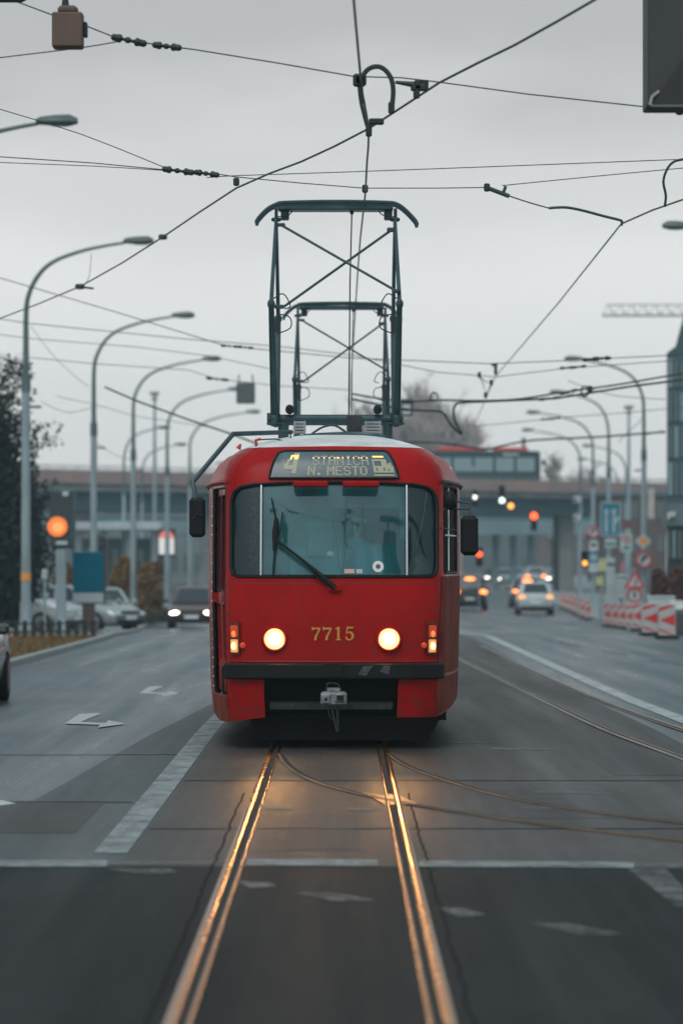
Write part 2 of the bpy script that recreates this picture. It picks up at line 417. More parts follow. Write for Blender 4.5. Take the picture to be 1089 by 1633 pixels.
def tag(o, label=None, cat=None, group=None, kind=None):
    if label: o['label'] = label
    if cat: o['category'] = cat
    if group: o['group'] = group
    if kind: o['kind'] = kind
    return o
def empty(name, loc, rz=0.0, label=None, cat=None, group=None):
    o = bpy.data.objects.new(name, None); COL.objects.link(o)
    o.location = loc; o.rotation_euler.z = rz; o.empty_display_size = .3
    return tag(o, label, cat, group)
def copy_tree(o, parent=None):
    c = o.copy(); COL.objects.link(c)
    if parent: c.parent = parent
    for ch in list(o.children):
        if ch.type == 'LIGHT': continue
        copy_tree(ch, c)
    return c
def structure(name, mb, m, smooth=35): return tag(mb.build(name, m, None, smooth), kind='structure')
def arc(c, r, a0, a1, n=10): return [(c[0] + r * cos(a0 + (a1 - a0) * i / n), c[1] + r * sin(a0 + (a1 - a0) * i / n)) for i in range(n + 1)]
def rrect(x0, x1, y0, y1, r, n=5):
    p = []
    for cx, cy, a in ((x1 - r, y1 - r, 0), (x0 + r, y1 - r, pi / 2), (x0 + r, y0 + r, pi), (x1 - r, y0 + r, 1.5 * pi)):
        p += arc((cx, cy), r, a, a + pi / 2, n)
    return p
def smooth_pts(pts, n=6):
    pts = [Vector(p) for p in pts]; o = []
    for i in range(len(pts) - 1):
        p0, p1, p2, p3 = pts[max(i - 1, 0)], pts[i], pts[i + 1], pts[min(i + 2, len(pts) - 1)]
        for k in range(n):
            t = k / n
            o.append(.5 * (2 * p1 + (p2 - p0) * t + (2 * p0 - 5 * p1 + 4 * p2 - p3) * t * t + (3 * p1 - p0 - 3 * p2 + p3) * t ** 3))
    o.append(pts[-1]); return o

# ------------------------------------------------------------------ ground, roads, markings
YS = [2 + 3 * i for i in range(14)] + [45, 52, 60, 70, 80, 90, 100, 105, 110, 118, 127, 135, 143, 151, 160, 170, 180, 195, 210, 224, 250, 280, 310, 342, 400, 470, 540, 600, 760, 900]
def strip(xl, xr, y0, y1, dz, mb=None, ys=None):
    mb = mb or MB()
    fl = xl if callable(xl) else (lambda Y: xl); fr = xr if callable(xr) else (lambda Y: xr)
    yy = sorted(set([y0] + [y for y in (ys or YS) if y0 < y < y1] + [y1]))
    vs = []
    for Y in yy: vs += [GX(fl(Y), Y, dz), GX(fr(Y), Y, dz)]
    return mb.add(vs, [(2 * i, 2 * i + 1, 2 * i + 3, 2 * i + 2) for i in range(len(yy) - 1)])
def lerpf(tab):
    def f(Y):
        if Y <= tab[0][0]: return tab[0][1]
        for (a, xa), (b, xb) in zip(tab, tab[1:]):
            if Y <= b: return xa + (xb - xa) * (Y - a) / (b - a)
        return tab[-1][1]
    return f
kerb_l = lerpf([(2, -5.9), (60, -5.85), (98, -5.7), (112, -5.9), (150, -7.2), (190, -8.3), (260, -9.5), (600, -12)])
kerb_r = lerpf([(2, 10.2), (100, 10.2), (150, 10.9), (220, 12.2), (300, 13.2), (600, 15)])
structure('ground', strip(-160, 160, 2, 900, -0.03), M_GROUND)
structure('road', strip(kerb_l, kerb_r, 2, 640, 0.0), M_ASPH)
edge = lerpf([(2, -3.2), (20, -2.75), (27, -2.3), (50, -1.65), (70, -1.45), (300, -1.45)])
structure('track_bed', strip(-1.25, lerpf([(2, 3.2), (300, 3.5)]), 23.2, 640, 0.004), M_BED)
structure('junction_surface', strip(kerb_l, kerb_r, 2, 23.2, 0.003), M_FRESHVIG)
structure('lane_strip', strip(edge, -1.26, 23.2, 220, 0.004), M_BED2)
# left verge, paving, parking area
structure('verge', strip(lambda Y: -10.2, lambda Y: kerb_l(Y) - .14, 2, 100, 0.07), M_VERGE)
structure('pavement', strip(lambda Y: -8.6, lambda Y: kerb_l(Y) - .14, 100, 175, 0.09), M_PAVE)
structure('parking_area', strip(-60, -10.22, 2, 300, 0.02), M_ASPH)
structure('right_pavement', strip(lambda Y: kerb_r(Y) + .14, 60, 2, 640, 0.09), M_PAVE)
def kerb(name, fx, y0, y1, sgn):
    mb = MB(); yy = [y0] + [y for y in YS if y0 < y < y1] + [y1]; rg = []
    for Y in yy:
        x = fx(Y); rg.append([GX(x, Y, -.02), GX(x, Y, .10), GX(x + sgn * .02, Y, .12), GX(x + sgn * .15, Y, .12), GX(x + sgn * .15, Y, -.02)])
    structure(name, mb.rings(rg), M_KERB, 20)
kerb('kerb', kerb_l, 2, 300, -1); kerb('kerb', kerb_r, 2, 640, 1)
# sealed border strips beside the near rails + dark sealant seams
TX = -0.118; GA = 0.5
def jag(x, a): return lerpf([(2 + i * .25, x + random.uniform(-a, a)) for i in range(160)])
JY = [2 + i * .25 for i in range(160)]
sl = MB()
for x, w_ in ((TX - GA - .112, .013), (TX + GA + .112, .013)):
    j = jag(x, .009)
    strip(lambda Y: j(Y) - w_ / 2, lambda Y: j(Y) + w_ / 2, 10, 30.5, 0.0062, sl, JY)
structure('sealant_seam', sl, M_SEAL)
pt = MB()
for x0, x1, y0, y1 in ((-2.5, -1.7, 26, 29.5), (1.0, 2.1, 27.5, 31), (2.2, 3.1, 33, 36), (-5.2, -4.1, 33, 40), (-.35, .12, 24.5, 28)):
    strip(x0, x1, y0, y1, .0058, pt)
structure('asphalt_patch', pt, asphalt('patch_asphalt', (0.031, 0.031, 0.031), .5, .2, (.038, .037, .037), spec=.36))
tj = MB()
for x0, x1, y in ((-1.25, 3.2, 26.4), (-1.25, 3.2, 32.2), (-5.8, -1.3, 36.5), (-5.8, -1.5, 29.3)):
    jj = [random.uniform(-.025, .025) for _ in range(40)]; n_ = 39
    pa = [GX(x0 + (x1 - x0) * k / n_, y + jj[k], .0064) for k in range(n_ + 1)]; tj.add(pa + [p + Vector((0, .05 + .02 * random.random(), 0)) for p in pa], [(k, k + 1, n_ + 2 + k, n_ + 1 + k) for k in range(n_)])
structure('tar_joint', tj, M_SEAL)
# painted markings
mk = MB()
strip(-1.47, -1.27, 24.2, 130, .0085, mk)                         # line left of the tram
structure('lane_line', mk, M_LINE)
structure('lane_line', strip(3.66, 3.88, 44, 300, .0085), M_LINER)   # line right of the second track
def quadpx(mb, px, dz=.0085): mb.add([G(a, b) + Vector((0, 0, dz)) for a, b in px], [tuple(range(len(px)))])
mk = MB()
quadpx(mk, [(-60, 1374), (172, 1374), (170, 1384), (-60, 1384)])
quadpx(mk, [(392, 1372), (602, 1373), (602, 1383), (392, 1382)])
quadpx(mk, [(668, 1375), (1010, 1377), (1010, 1386), (668, 1384)])
structure('stop_line', mk, M_LINE)
mk = MB()
quadpx(mk, [(175, 1376), (390, 1376), (390, 1381), (175, 1381)])
quadpx(mk, [(1010, 1379), (1140, 1380), (1140, 1388), (1010, 1386)])
quadpx(mk, [(1000, 1388), (1060, 1386), (1110, 1440), (1080, 1450)])
for q in ([(172, 1388), (270, 1388), (284, 1393), (240, 1398)], [(376, 1407), (432, 1410), (442, 1416), (400, 1419)],
          [(468, 1426), (530, 1426), (600, 1438), (540, 1441)], [(698, 1450), (735, 1450), (778, 1462), (730, 1465)],
          [(846, 1475), (905, 1475), (992, 1492), (925, 1494)], [(414, 1288), (467, 1289), (467, 1294), (414, 1293)],
          [(554, 1289), (606, 1290), (606, 1295), (556, 1294)], [(712, 1290), (762, 1290), (768, 1294), (714, 1294)],
          [(832, 1288), (888, 1288), (888, 1292), (832, 1292)], [(850, 1261), (972, 1264), (972, 1268), (850, 1266)],
          [(782, 1193), (886, 1195), (886, 1198), (782, 1197)], [(705, 1184), (795, 1185), (795, 1187), (705, 1187)],
          [(1035, 1050), (1089, 1058), (1089, 1062), (1035, 1053)], [(960, 1036), (1000, 1043), (1000, 1046), (960, 1039)],
          [(890, 1024), (925, 1029), (925, 1032), (890, 1026)], [(905, 995), (912, 995), (912, 997), (905, 997)]):
    quadpx(mk, q)
structure('worn_marking', mk, M_LINEF)
ar = MB()
def arrow(mb, ox, oy, sc):
    q = [(104, 1155), (127.5, 1139.5), (160, 1138), (160, 1140), (140.6, 1147.5), (129.5, 1152.5), (169, 1154), (173, 1149.5), (201, 1155.5), (156, 1161.5), (160, 1157)]
    g_ = [G(ox + (a - 154) * sc, oy + (b - 1150) * sc) + Vector((0, 0, .0085)) for a, b in q]
    r_ = delaunay_2d_cdt([Vector((p.x, p.y)) for p in g_], [(k, (k + 1) % len(q)) for k in range(len(q))], [], 1, 1e-6)
    mb.add([Vector((p.x, p.y, gz(p.y) + .0085)) for p in r_[0]], [tuple(f) for f in r_[2]])
arrow(ar, 154, 1150, 1.0); arrow(ar, 256, 1103, .68); arrow(ar, -32, 1276, 1.25)
structure('arrow_marking', ar, mat('arrow_paint', (.42, .46, .47), .6, var=.2, vscale=6))

# ------------------------------------------------------------------ tram rails
def rail_mesh(pts, side, mbs, zoff=0.0085, hw=.048, gw=.040, lw=.018):
    """pts: running edge of the rail on the ground; side +1 head lies to the right"""
    head, groove, lip = mbs
    L = [Vector(p) for p in pts]
    rows = []
    for i, p in enumerate(L):
        d = L[min(i + 1, len(L) - 1)] - L[max(i - 1, 0)]; d.z = 0; d.normalize()
        rows.append((p, Vector((d.y, -d.x, 0)) * side))
    def sw(mb, a, b, z0):
        rg = []
        for p, n in rows:
            z = Vector((0, 0, zoff))
            rg.append([p + n * a + z * .2, p + n * a + z + Vector((0, 0, z0 - .003)), p + n * (a + .006) + z + Vector((0, 0, z0)),
                       p + n * (b - .006) + z + Vector((0, 0, z0)), p + n * b + z + Vector((0, 0, z0 - .003)), p + n * b + z * .2])
        mb.rings(rg)
    sw(head, 0, hw, .008); sw(groove, -gw, 0.002, .001); sw(lip, -gw - lw, -gw, .006)
def track(label, left, right, m=M_RAIL, name='tram_track'):
    root = empty(name, left[0], 0, label, 'track')
    for pts, sd in ((left, -1), (right, 1)):
        if not pts: continue
        h, g, l = MB(), MB(), MB()
        o = left[0] if True else None
        rail_mesh([p - root.location for p in pts], sd, (h, g, l))
        ro = h.build('rail', m, root)
        g.build('groove', M_GROOVE, ro); l.build('guard_lip', m, ro)
    return root
def line(x, y0, y1): return [GX(x, Y) for Y in [y0 + i * 2 for i in range(int((y1 - y0) / 2))] + [y1]]
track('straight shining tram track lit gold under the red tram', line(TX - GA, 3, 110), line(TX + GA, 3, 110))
def gpath(px, n=8): return smooth_pts([G(a, b) for a, b in px], n)
def interp_track(c, y): return c
rt_l = gpath([(1300, 1320), (1180, 1252), (1089, 1212), (960, 1163), (860, 1115), (790, 1080), (730, 1050), (700, 1030)])
rt_r = gpath([(1300, 1228), (1180, 1193), (1089, 1165), (985, 1129), (900, 1094), (820, 1057), (770, 1032), (730, 1010)])
track('grey curving tram track in the road right of the red tram', rt_l, rt_r, M_RAILR)
b1 = gpath([(446, 1204), (458, 1222), (490, 1243), (545, 1262), (612, 1277), (700, 1293), (860, 1317), (1000, 1334), (1140, 1350)])
b2 = gpath([(618, 1204), (645, 1222), (690, 1240), (760, 1262), (850, 1283), (960, 1300), (1140, 1322)])
r_ = empty('branch_track', b1[0], 0, 'thin branching tram rails curving right across the straight track', 'track')
for pts in (b1, b2):
    h, g, l = MB(), MB(), MB()
    rail_mesh([p - r_.location + Vector((0, 0, .002)) for p in pts], 1, (h, g, l), hw=.020, gw=.042, lw=.008)
    ro = h.build('rail', M_RAILB, r_); g.build('groove', M_GROOVE, ro); l.build('guard_lip', M_RAILB, ro)
fg = MB()
for q in ([(578, 1266), (614, 1272), (614, 1286), (600, 1278)], [(618, 1268), (636, 1271), (668, 1285), (620, 1286)]):
    quadpx(fg, [(a, b) for a, b in q], .0125)
fo = fg.build('crossing_plate', mat('crossing_steel', (.42, .24, .11), .42, .9, var=.4, vscale=3), r_)
fo.matrix_parent_inverse = Matrix.Translation(-r_.location)

# ------------------------------------------------------------------ tram
TY = 37.5; TXC = -0.07
TO = Vector((TXC, TY, gz(TY)))
def T(px, py, y=0.0): return P(px, py, TY + y) - TO
# plan outline (half), arc length parameter
_half = [(0, 0), (.2, .002), (.4, .012), (.6, .034), (.75, .06), (.86, .095), (.93, .135), (.985, .20), (1.025, .31), (1.06, .5), (1.10, .8), (1.15, 1.3), (1.20, 2.0), (1.235, 2.7), (1.25, 3.5), (1.25, 5.0)]
_fine = smooth_pts([Vector((a, b, 0)) for a, b in _half], 8) + [Vector((1.25, 5 + i * .6, 0)) for i in range(1, 15)]
_pl = [0.0]
for a, b in zip(_fine, _fine[1:]): _pl.append(_pl[-1] + (b - a).length)
PMAX = _pl[-1]
def outline(p):
    a = min(abs(p), PMAX - 1e-6)
    lo, hi = 0, len(_pl) - 1
    while hi - lo > 1:
        m = (lo + hi) // 2
        if _pl[m] <= a: lo = m
        else: hi = m
    t = (a - _pl[lo]) / (_pl[hi] - _pl[lo]); q = _fine[lo].lerp(_fine[hi], t)
    return (q.x if p >= 0 else -q.x), q.y
def p_at_y(y):
    for q, p in zip(_fine, _pl):
        if q.y >= y: return p
    return PMAX
LV = [(.25, .25, .05, 1.205), (.45, .45, .02, 1.225), (.65, .65, .0, 1.235), (.9, .9, .0, 1.24), (1.3, 1.3, .0, 1.25), (1.6, 1.6, .03, 1.25),
      (2.0, 2.0, .12, 1.25), (2.3, 2.3, .195, 1.25), (2.48, 2.48, .245, 1.245), (2.63, 2.63, .30, 1.195), (2.72, 2.72, .355, 1.115), (2.81, 2.81, .48, .965),
      (2.95, 2.895, .85, .68), (3.10, 2.945, 1.4, .36), (3.25, 2.965, 2.2, .01)]
def lev(v):
    v = min(max(v, LV[0][0]), LV[-1][0])
    for i in range(len(LV) - 1):
        if v <= LV[i + 1][0]:
            a, b = LV[i], LV[i + 1]; p0 = LV[max(i - 1, 0)]; p3 = LV[min(i + 2, len(LV) - 1)]
            h = b[0] - a[0]; t = (v - a[0]) / h; o = []
            for k in (1, 2, 3):
                m1 = (b[k] - p0[k]) / max(1e-6, b[0] - p0[0]) * h; m2 = (p3[k] - a[k]) / max(1e-6, p3[0] - a[0]) * h
                o.append((2 * t ** 3 - 3 * t * t + 1) * a[k] + (t ** 3 - 2 * t * t + t) * m1 + (-2 * t ** 3 + 3 * t * t) * b[k] + (t ** 3 - t * t) * m2)
            return o
    return LV[-1][1:]
def surf0(p, v):
    x, y = outline(p); z, fy, hw = lev(v)
    return Vector((x * hw / 1.25, y + fy * max(0.0, 1 - y / 4.2), z))
def surf(p, v, off=0.0):
    q = surf0(p, v)
    if off:
        e = .01
        n = (surf0(p + e, v) - surf0(p - e, v)).cross(surf0(p, min(v + e, 3.2)) - surf0(p, v - e))
        if n.length > 1e-9: q = q + n.normalized() * off
    return q
def inside(poly, x, y):
    c = False; n = len(poly); j = n - 1
    for i in range(n):
        (xi, yi), (xj, yj) = poly[i], poly[j]
        if (yi > y) != (yj > y) and x < (xj - xi) * (y - yi) / (yj - yi) + xi: c = not c
        j = i
    return c
def patch(outer, holes=(), off=0.0, sp=.07, sv=.07, ps=None, vs_=None, thick=0.0):
    """surface patch in (p, v) with holes, mapped to 3-D"""
    V = []; E = []
    for poly in [outer] + list(holes):
        o = len(V); V += [Vector(q) for q in poly]; E += [(o + i, o + (i + 1) % len(poly)) for i in range(len(poly))]
    x0 = min(q[0] for q in outer); x1 = max(q[0] for q in outer); y0 = min(q[1] for q in outer); y1 = max(q[1] for q in outer)
    if ps is None: ps = [x0 + sp * (i + .5) for i in range(int((x1 - x0) / sp))]
    if vs_ is None: vs_ = [y0 + sv * (i + .5) for i in range(int((y1 - y0) / sv))]
    for a in ps:
        for b in vs_:
            if inside(outer, a, b) and not any(inside(h, a, b) for h in holes): V.append(Vector((a, b + 1e-5)))
    r = delaunay_2d_cdt(V, E, [], 0, 1e-6)
    fs = []
    for f in r[2]:
        cx = sum(r[0][i].x for i in f) / len(f); cy = sum(r[0][i].y for i in f) / len(f)
        if inside(outer, cx, cy) and not any(inside(h, cx, cy) for h in holes): fs.append(tuple(f))
    mb = MB(); mb.add([surf(q.x, q.y, off) for q in r[0]], fs)
    if thick:
        n = len(mb.v); mb.v += [tuple(surf(q.x, q.y, off - thick)) for q in r[0]]
        ed = {}
        for f in fs:
            for i in range(3): ed[(f[i], f[(i + 1) % 3])] = 1
        for f in fs: mb.f.append(tuple(n + i for i in reversed(f))); mb.m.append(0)
        for (a, b) in ed:
            if (b, a) not in ed: mb.f.append((b, a, n + a, n + b)); mb.m.append(0)
    return mb
def rim(poly, off, r, n=6):
    mb = MB(); pts = [surf(a, b, off) for a, b in poly]; mb.tube(pts + [pts[0], pts[1]], r, n, False); return mb
def densify(poly, d=.05):
    o = []
    for (a, b), (c, e) in zip(poly, poly[1:] + poly[:1]):
        k = max(1, int(math.hypot(c - a, e - b) / d)); o += [(a + (c - a) * i / k, b + (e - b) * i / k) for i in range(k)]
    return o

tram = empty('tram', TO, 0, 'front red tram car with lit headlights coming toward the camera on shining rails', 'tram', 'coupled red tram cars')
PD0, PD1 = p_at_y(.24), p_at_y(1.35)
ws = densify([(-.98, 1.68)] + [(-.90 - .08 * sin(a), 1.68 - .08 * cos(a)) for a in (pi / 4, 0)][:2] + [(.90, 1.60), (.957, 1.623), (.98, 1.68)] +
             [(.985, 2.22), (.975, 2.31), (.94, 2.38), (.88, 2.425), (.75, 2.45), (.4, 2.465), (0, 2.47), (-.4, 2.465), (-.75, 2.45), (-.88, 2.425), (-.94, 2.38), (-.975, 2.31), (-.985, 2.22)])
door = densify([(-PD1, .50), (-PD0, .50), (-PD0, 2.43), (-PD1, 2.43)], .12)
rwin = densify(rrect(p_at_y(.29), p_at_y(1.5), 1.63, 2.44, .04, 3), .12)
swins = []
for k in range(5):
    a, b = p_at_y(2.6 + k * 2.15), p_at_y(2.6 + k * 2.15 + 1.8)
    swins.append(densify(rrect(a, b, 1.45, 2.30, .12, 3), .3)); swins.append([(-q, v) for q, v in swins[-1]])
xb0, xb1 = -.655, .60
outer = [(-PMAX, .40), (-p_at_y(1.4), .30), (-PD0, .20), (-.99, .26), (xb0, .30), (xb0, .66), (xb1, .66), (xb1, .30), (1.0, .30), (p_at_y(.5), .33), (p_at_y(2), .40), (PMAX, .45)]
VSPL = 2.80
outer = densify(outer + [(PMAX, VSPL - .02), (1.3, VSPL), (.9, VSPL), (0, VSPL + .015), (-.9, VSPL), (-1.3, VSPL), (-PMAX, VSPL - .02)], .15)
PSN = [-.98 + .07 * i for i in range(29)]
PS_ = sorted([q for y in [.24 + .08 * i for i in range(14)] + [1.4 + .2 * i for i in range(12)] + [4.2 + i for i in range(10)] for q in (p_at_y(y), -p_at_y(y))] + PSN)
VS_ = [.36 + .09 * i for i in range(27)]
body = patch(outer, [ws, door, rwin] + swins, 0, ps=PS_, vs_=VS_)
body.build('body', M_RED, tram, 50)
# inner lining so that the shell has a dark inside
lin = patch(densify([(-PMAX, .75), (PMAX, .75), (PMAX, 2.75), (-PMAX, 2.75)], .2), [ws, door, rwin] + swins, -.05, ps=PS_, vs_=[.8 + .2 * i for i in range(10)])
lin.build('lining', mat('saloon_lining', (.48, .60, .62), .7), tram, 50)
outr = densify([(-PMAX, VSPL - .02), (-1.3, VSPL), (-.9, VSPL), (0, VSPL + .015), (.9, VSPL), (1.3, VSPL), (PMAX, VSPL - .02), (PMAX, 3.25), (-PMAX, 3.25)], .15)
patch(outr, [], 0, ps=PS_, vs_=[2.83 + .045 * i for i in range(10)]).build('roof', M_ROOF, tram, 60)
rear = MB()
rr = [surf0(PMAX, v) for v in [.45 + .2 * i for i in range(14)] + [3.25]]
rear.add(rr + [Vector((-q.x, q.y, q.z)) for q in rr], [(i, i + 1, len(rr) + i + 1, len(rr) + i) for i in range(len(rr) - 1)])
rear.build('rear_wall', M_RED, tram)
# dusty lower right side flank and door-side flank
patch(densify([(1.005, .70), (p_at_y(2.4), .70), (p_at_y(2.4), 1.60), (1.06, 1.60)], .1), [], .003).build('side_panel', M_REDDIRT, tram)
patch(densify([(.995, .33), (p_at_y(.5), .345), (p_at_y(2.4), .41), (p_at_y(2.4), .67), (.995, .67)], .1), [], .003).build('side_skirt', M_REDDIRT, tram)
patch(densify([(-PMAX, 2.50), (-1.10, 2.50), (-1.12, 2.74), (-PMAX, 2.74)], .15), [], .003).build('roof_shoulder', M_REDROOF, tram)
patch(densify([(1.12, 2.50), (PMAX, 2.50), (PMAX, 2.74), (1.15, 2.74)], .15), [], .003).build('roof_shoulder', M_REDROOF, tram)
for sg in (-1, 1):       # rain gutters over the side openings
    mb = MB(); mb.tube([surf(sg * q, 2.475, .02) for q in [p_at_y(.22) + .12 * i for i in range(40)]], .018, 6); mb.build('rain_gutter', M_DARKMET if sg > 0 else M_REDROOF, tram)
# windscreen: three panes, bars, rubber
DV = .675
def clip(poly, lo, hi):
    o = []
    for (a, b), (c, d) in zip(poly, poly[1:] + poly[:1]):
        for lim in ():
            pass
        ia, ic = lo <= a <= hi, lo <= c <= hi
        if ia: o.append((a, b))
        if ia != ic:
            L_ = lo if (a < lo or c < lo) else hi
            t = (L_ - a) / (c - a); o.append((L_, b + (d - b) * t))
    return o
for lo, hi, m_ in ((-DV, DV, M_GLASS), (-2, -DV, M_GLASSD), (DV, 2, M_GLASSD)):
    patch(clip(ws, lo, hi), [], -.018).build('windscreen_pane', m_, tram, 60)
rim(ws, .0, .017).build('window_seal', M_BLACK, tram)
for s_ in (-DV, DV):
    mb = MB(); mb.tube([surf(s_, 1.6 + (2.45 - 1.6) * i / 14, .0) for i in range(15)], .013, 6); mb.build('window_bar', M_CHROME, tram)
patch(rwin, [], -.02).build('side_pane', M_SIDEDK, tram)
rim(rwin, 0, .012).build('window_seal', M_BLACK, tram)
rb = MB(); rb.tube([surf(p_at_y(.3) + .1 * i, 1.98, .0) for i in range(12)], .010, 6); rb.tube([surf(p_at_y(.55), 1.65 + .08 * i, .0) for i in range(11)], .008, 6)
rb.build('window_rail', M_CHROME, tram)
for q in swins: patch(q, [], -.02, sp=.4, sv=.3).build('passenger_window', glass('clear_window', (.80, .88, .9), .04), tram)
# folding door on the left
for k in range(2):
    a = PD0 + .015 + k * (PD1 - PD0) / 2; b = a + (PD1 - PD0) / 2 - .03
    up = rrect(-b + .07, -a - .05, 1.46, 2.36, .04, 3); lw = rrect(-b + .07, -a - .05, .80, 1.34, .04, 3)
    dl = patch(densify([(-b, .52), (-a, .52), (-a, 2.42), (-b, 2.42)], .1), [up, lw], -.045, thick=.02).build('door_leaf', M_RED, tram)
    patch(up, [], -.06).build('pane', M_DOORGL, dl); patch(lw, [], -.06).build('pane', M_DOORGL, dl)
    rim(up, -.045, .010).build('seal', M_BLACK, dl)
mb = MB(); mb.box(surf(-(PD0 + (PD1 - PD0) * .5), 1.40, .01), (.05, .10, .09)); mb.build('door_latch', M_RED, tram)
mb = MB()
for q in (-PD0, -PD1): mb.tube([surf(q, .5 + .12 * i, -.01) for i in range(17)], .014, 6)
mb.build('door_seal', M_BLACK, tram)
patch(densify([(-PD1 - .1, .30), (-PD0 + .02, .22), (-PD0 + .02, .49), (-PD1 - .1, .49)], .1), [], .02, thick=.03).build('door_step', M_REDDIRT, tram)
rv = MB()
for i in range(22): rv.ell(surf(-(PD1 + .06), .55 + i * .09, .004), (.008, .008, .008), 6, 4)
rv.build('rivets', M_CHROME, tram)
sm_ = MB()
for sg in (-1, 1):
    sm_.tube([surf(sg * .995, .83 + .07 * i, -.001) for i in range(12)], .004, 5)
sm_.tube([surf(-.99 + .06 * i, 1.535, -.001) for i in range(34)], .0035, 5)
sm_.build('panel_seam', M_SHADE, tram)
sm_ = MB()
sm_.tube([surf(p_at_y(.3) + .1 * i, .68, .002) for i in range(24)], .005, 5)
sm_.build('panel_seam', M_SHADE, tram)
# bumper
bm_ = MB(); rg = []
for i in range(41):
    p = -1.02 + 2.04 * i / 40
    rg.append([surf(p, .655, -.03), surf(p, .655, .045), surf(p, .67, .06), surf(p, .785, .06), surf(p, .80, .045), surf(p, .80, -.03)])
bm_.rings(rg).build('bumper', M_BLACK, tram, 40)
mb = MB(); mb.box(T(532, 1069, -.08), (.16, .05, .12)); mb.build('bumper_bracket', M_BLACK, tram)
sc_ = MB()
for q in ([(.22, .70), (.27, .775), (.36, .78), (.33, .74), (.30, .69)], [(.42, .73), (.46, .78), (.52, .775), (.50, .70)]):
    sc_.add([surf(a, b, .0625) for a, b in q], [tuple(range(len(q)))])
sc_.build('bumper_scrape', mat('scraped_paint', (.055, .06, .065), .7, var=.5, vscale=25), tram)
# trim line above bumper, belt highlight
mb = MB(); mb.tube([surf(-1.0 + .05 * i, .815, .004) for i in range(41)], .008, 6); mb.build('trim_strip', M_RED, tram)
# headlights with real lamps
def disc(mb, c, r, n=28, d=.02, dome=.02):
    vs = []; 
    for k, (rr_, yy) in enumerate(((r, 0), (r, -d), (r * .75, -d - dome * .6), (r * .4, -d - dome * .92), (.0001, -d - dome))):
        vs += [(c[0] + rr_ * cos(2 * pi * i / n), c[1] + yy, c[2] + rr_ * sin(2 * pi * i / n)) for i in range(n)]
    fs = []
    for k in range(4):
        for i in range(n): fs.append((k * n + i, k * n + (i + 1) % n, k * n + n + (i + 1) % n, k * n + n + i))
    return mb.add(vs, fs)
for px in (438, 620):
    c = T(px, 1019); c.y = surf(c.x, c.z).y
    hb = MB(); n = 32; rgs = []
    for rr_, yy in ((.125, .01), (.122, -.02), (.112, -.036), (.100, -.034), (.096, -.012)):
        rgs.append([Vector((c.x + rr_ * cos(2 * pi * i / n), c.y + yy, c.z + rr_ * sin(2 * pi * i / n))) for i in range(n)])
    h = hb.rings(rgs, False).build('headlight', M_RED, tram)
    disc(MB(), (c.x, c.y + .01, c.z), .096, d=.018, dome=.016).build('lens', M_HEADO, h)
    disc(MB(), (c.x, c.y - .012, c.z), .056, d=.01, dome=.016).build('bulb', M_HEAD, h)
    ld = bpy.data.lights.new('headlight_beam', 'SPOT'); ld.energy = 60; ld.color = (1.0, .46, .14); ld.spot_size = R(25); ld.spot_blend = .8; ld.shadow_soft_size = .09
    lo = bpy.data.objects.new('headlight_beam', ld); COL.objects.link(lo); lo.parent = tram
    lo.location = (c.x, c.y - .12, c.z); lo.rotation_euler = (R(90 - 1.2), 0, R(180))
# corner lamp units
for px, sg in ((376, -1), (687, 1)):
    c = T(px, 1017); p = c.x * 1.02
    pp = p
    hs = patch(rrect(pp - .048, pp + .048, .86 + .02, 1.18, .012, 2), [], .03, sp=.03, sv=.05, thick=.04).build('corner_lamp', M_SHADE, tram)
    patch(rrect(pp - .034, pp + .034, 1.04, 1.15, .01, 2), [], .038, sp=.03, sv=.05, thick=.01).build('red_lens', M_REDLENS, hs)
    mb = MB(); mb.ell(surf(pp, 1.07, .04), (.022, .012, .03), 10, 6); mb.build('red_bulb', lampmat('red_bulb_lit', (1, .2, .05), 1.0), hs)
    patch(rrect(pp - .034, pp + .034, .90, 1.02, .01, 2), [], .038, sp=.03, sv=.05, thick=.01).build('amber_lens', lampmat('amber_soft', (1.0, .46, .16), .35), hs)
    mb = MB(); mb.ell(surf(pp, .96, .045), (.024, .012, .036), 10, 6); mb.build('amber_bulb', M_AMBERL, hs)
    mb = MB(); mb.ell(surf(pp - sg * .075, .965, .02), (.028, .02, .03), 10, 6); mb.build('side_repeater', M_REDLENS, hs)
# number 7715 : serif digits as polygons
DG = {'7': [[(0, .72), (0, 1), (.08, 1), (.14, .93), (.78, .93), (.78, .84), (.46, .28), (.40, 0), (.20, 0), (.26, .30), (.62, .80), (.20, .80), (.08, .72)]],
      '1': [[(.08, .84), (.34, 1), (.48, 1), (.48, .08), (.64, .05), (.64, 0), (.12, 0), (.12, .05), (.28, .08), (.28, .84), (.10, .78)]],
      '5': [[(.12, 1), (.72, 1), (.70, .86), (.22, .86), (.19, .62), (.40, .67), (.62, .60), (.76, .42), (.76, .26), (.64, .08), (.40, -.02), (.14, .02), (.02, .14), (.02, .28), (.16, .28), (.18, .14), (.36, .07), (.52, .16), (.56, .32), (.50, .46), (.36, .54), (.18, .50), (.06, .46)]]}
nb, ns = MB(), MB()
def poly_surf(mb, poly, off):
    V = [Vector(q) for q in poly]; r = delaunay_2d_cdt(V, [(i, (i + 1) % len(V)) for i in range(len(V))], [], 0, 1e-6)
    fs = [f for f in r[2] if inside(poly, sum(r[0][i].x for i in f) / 3, sum(r[0][i].y for i in f) / 3)]
    mb.add([surf(q.x, q.y, off) for q in r[0]], [tuple(f) for f in fs])
NX0 = T(497, 1011).x; NZ0 = T(0, 1021).z
for k, ch in enumerate('7715'):
    for poly in DG[ch]:
        w_ = [(NX0 + k * .103 + a * .105, NZ0 + b * .125) for a, b in poly]
        poly_surf(nb, w_, .006); poly_surf(ns, [(a + .008, b - .007) for a, b in w_], .003)
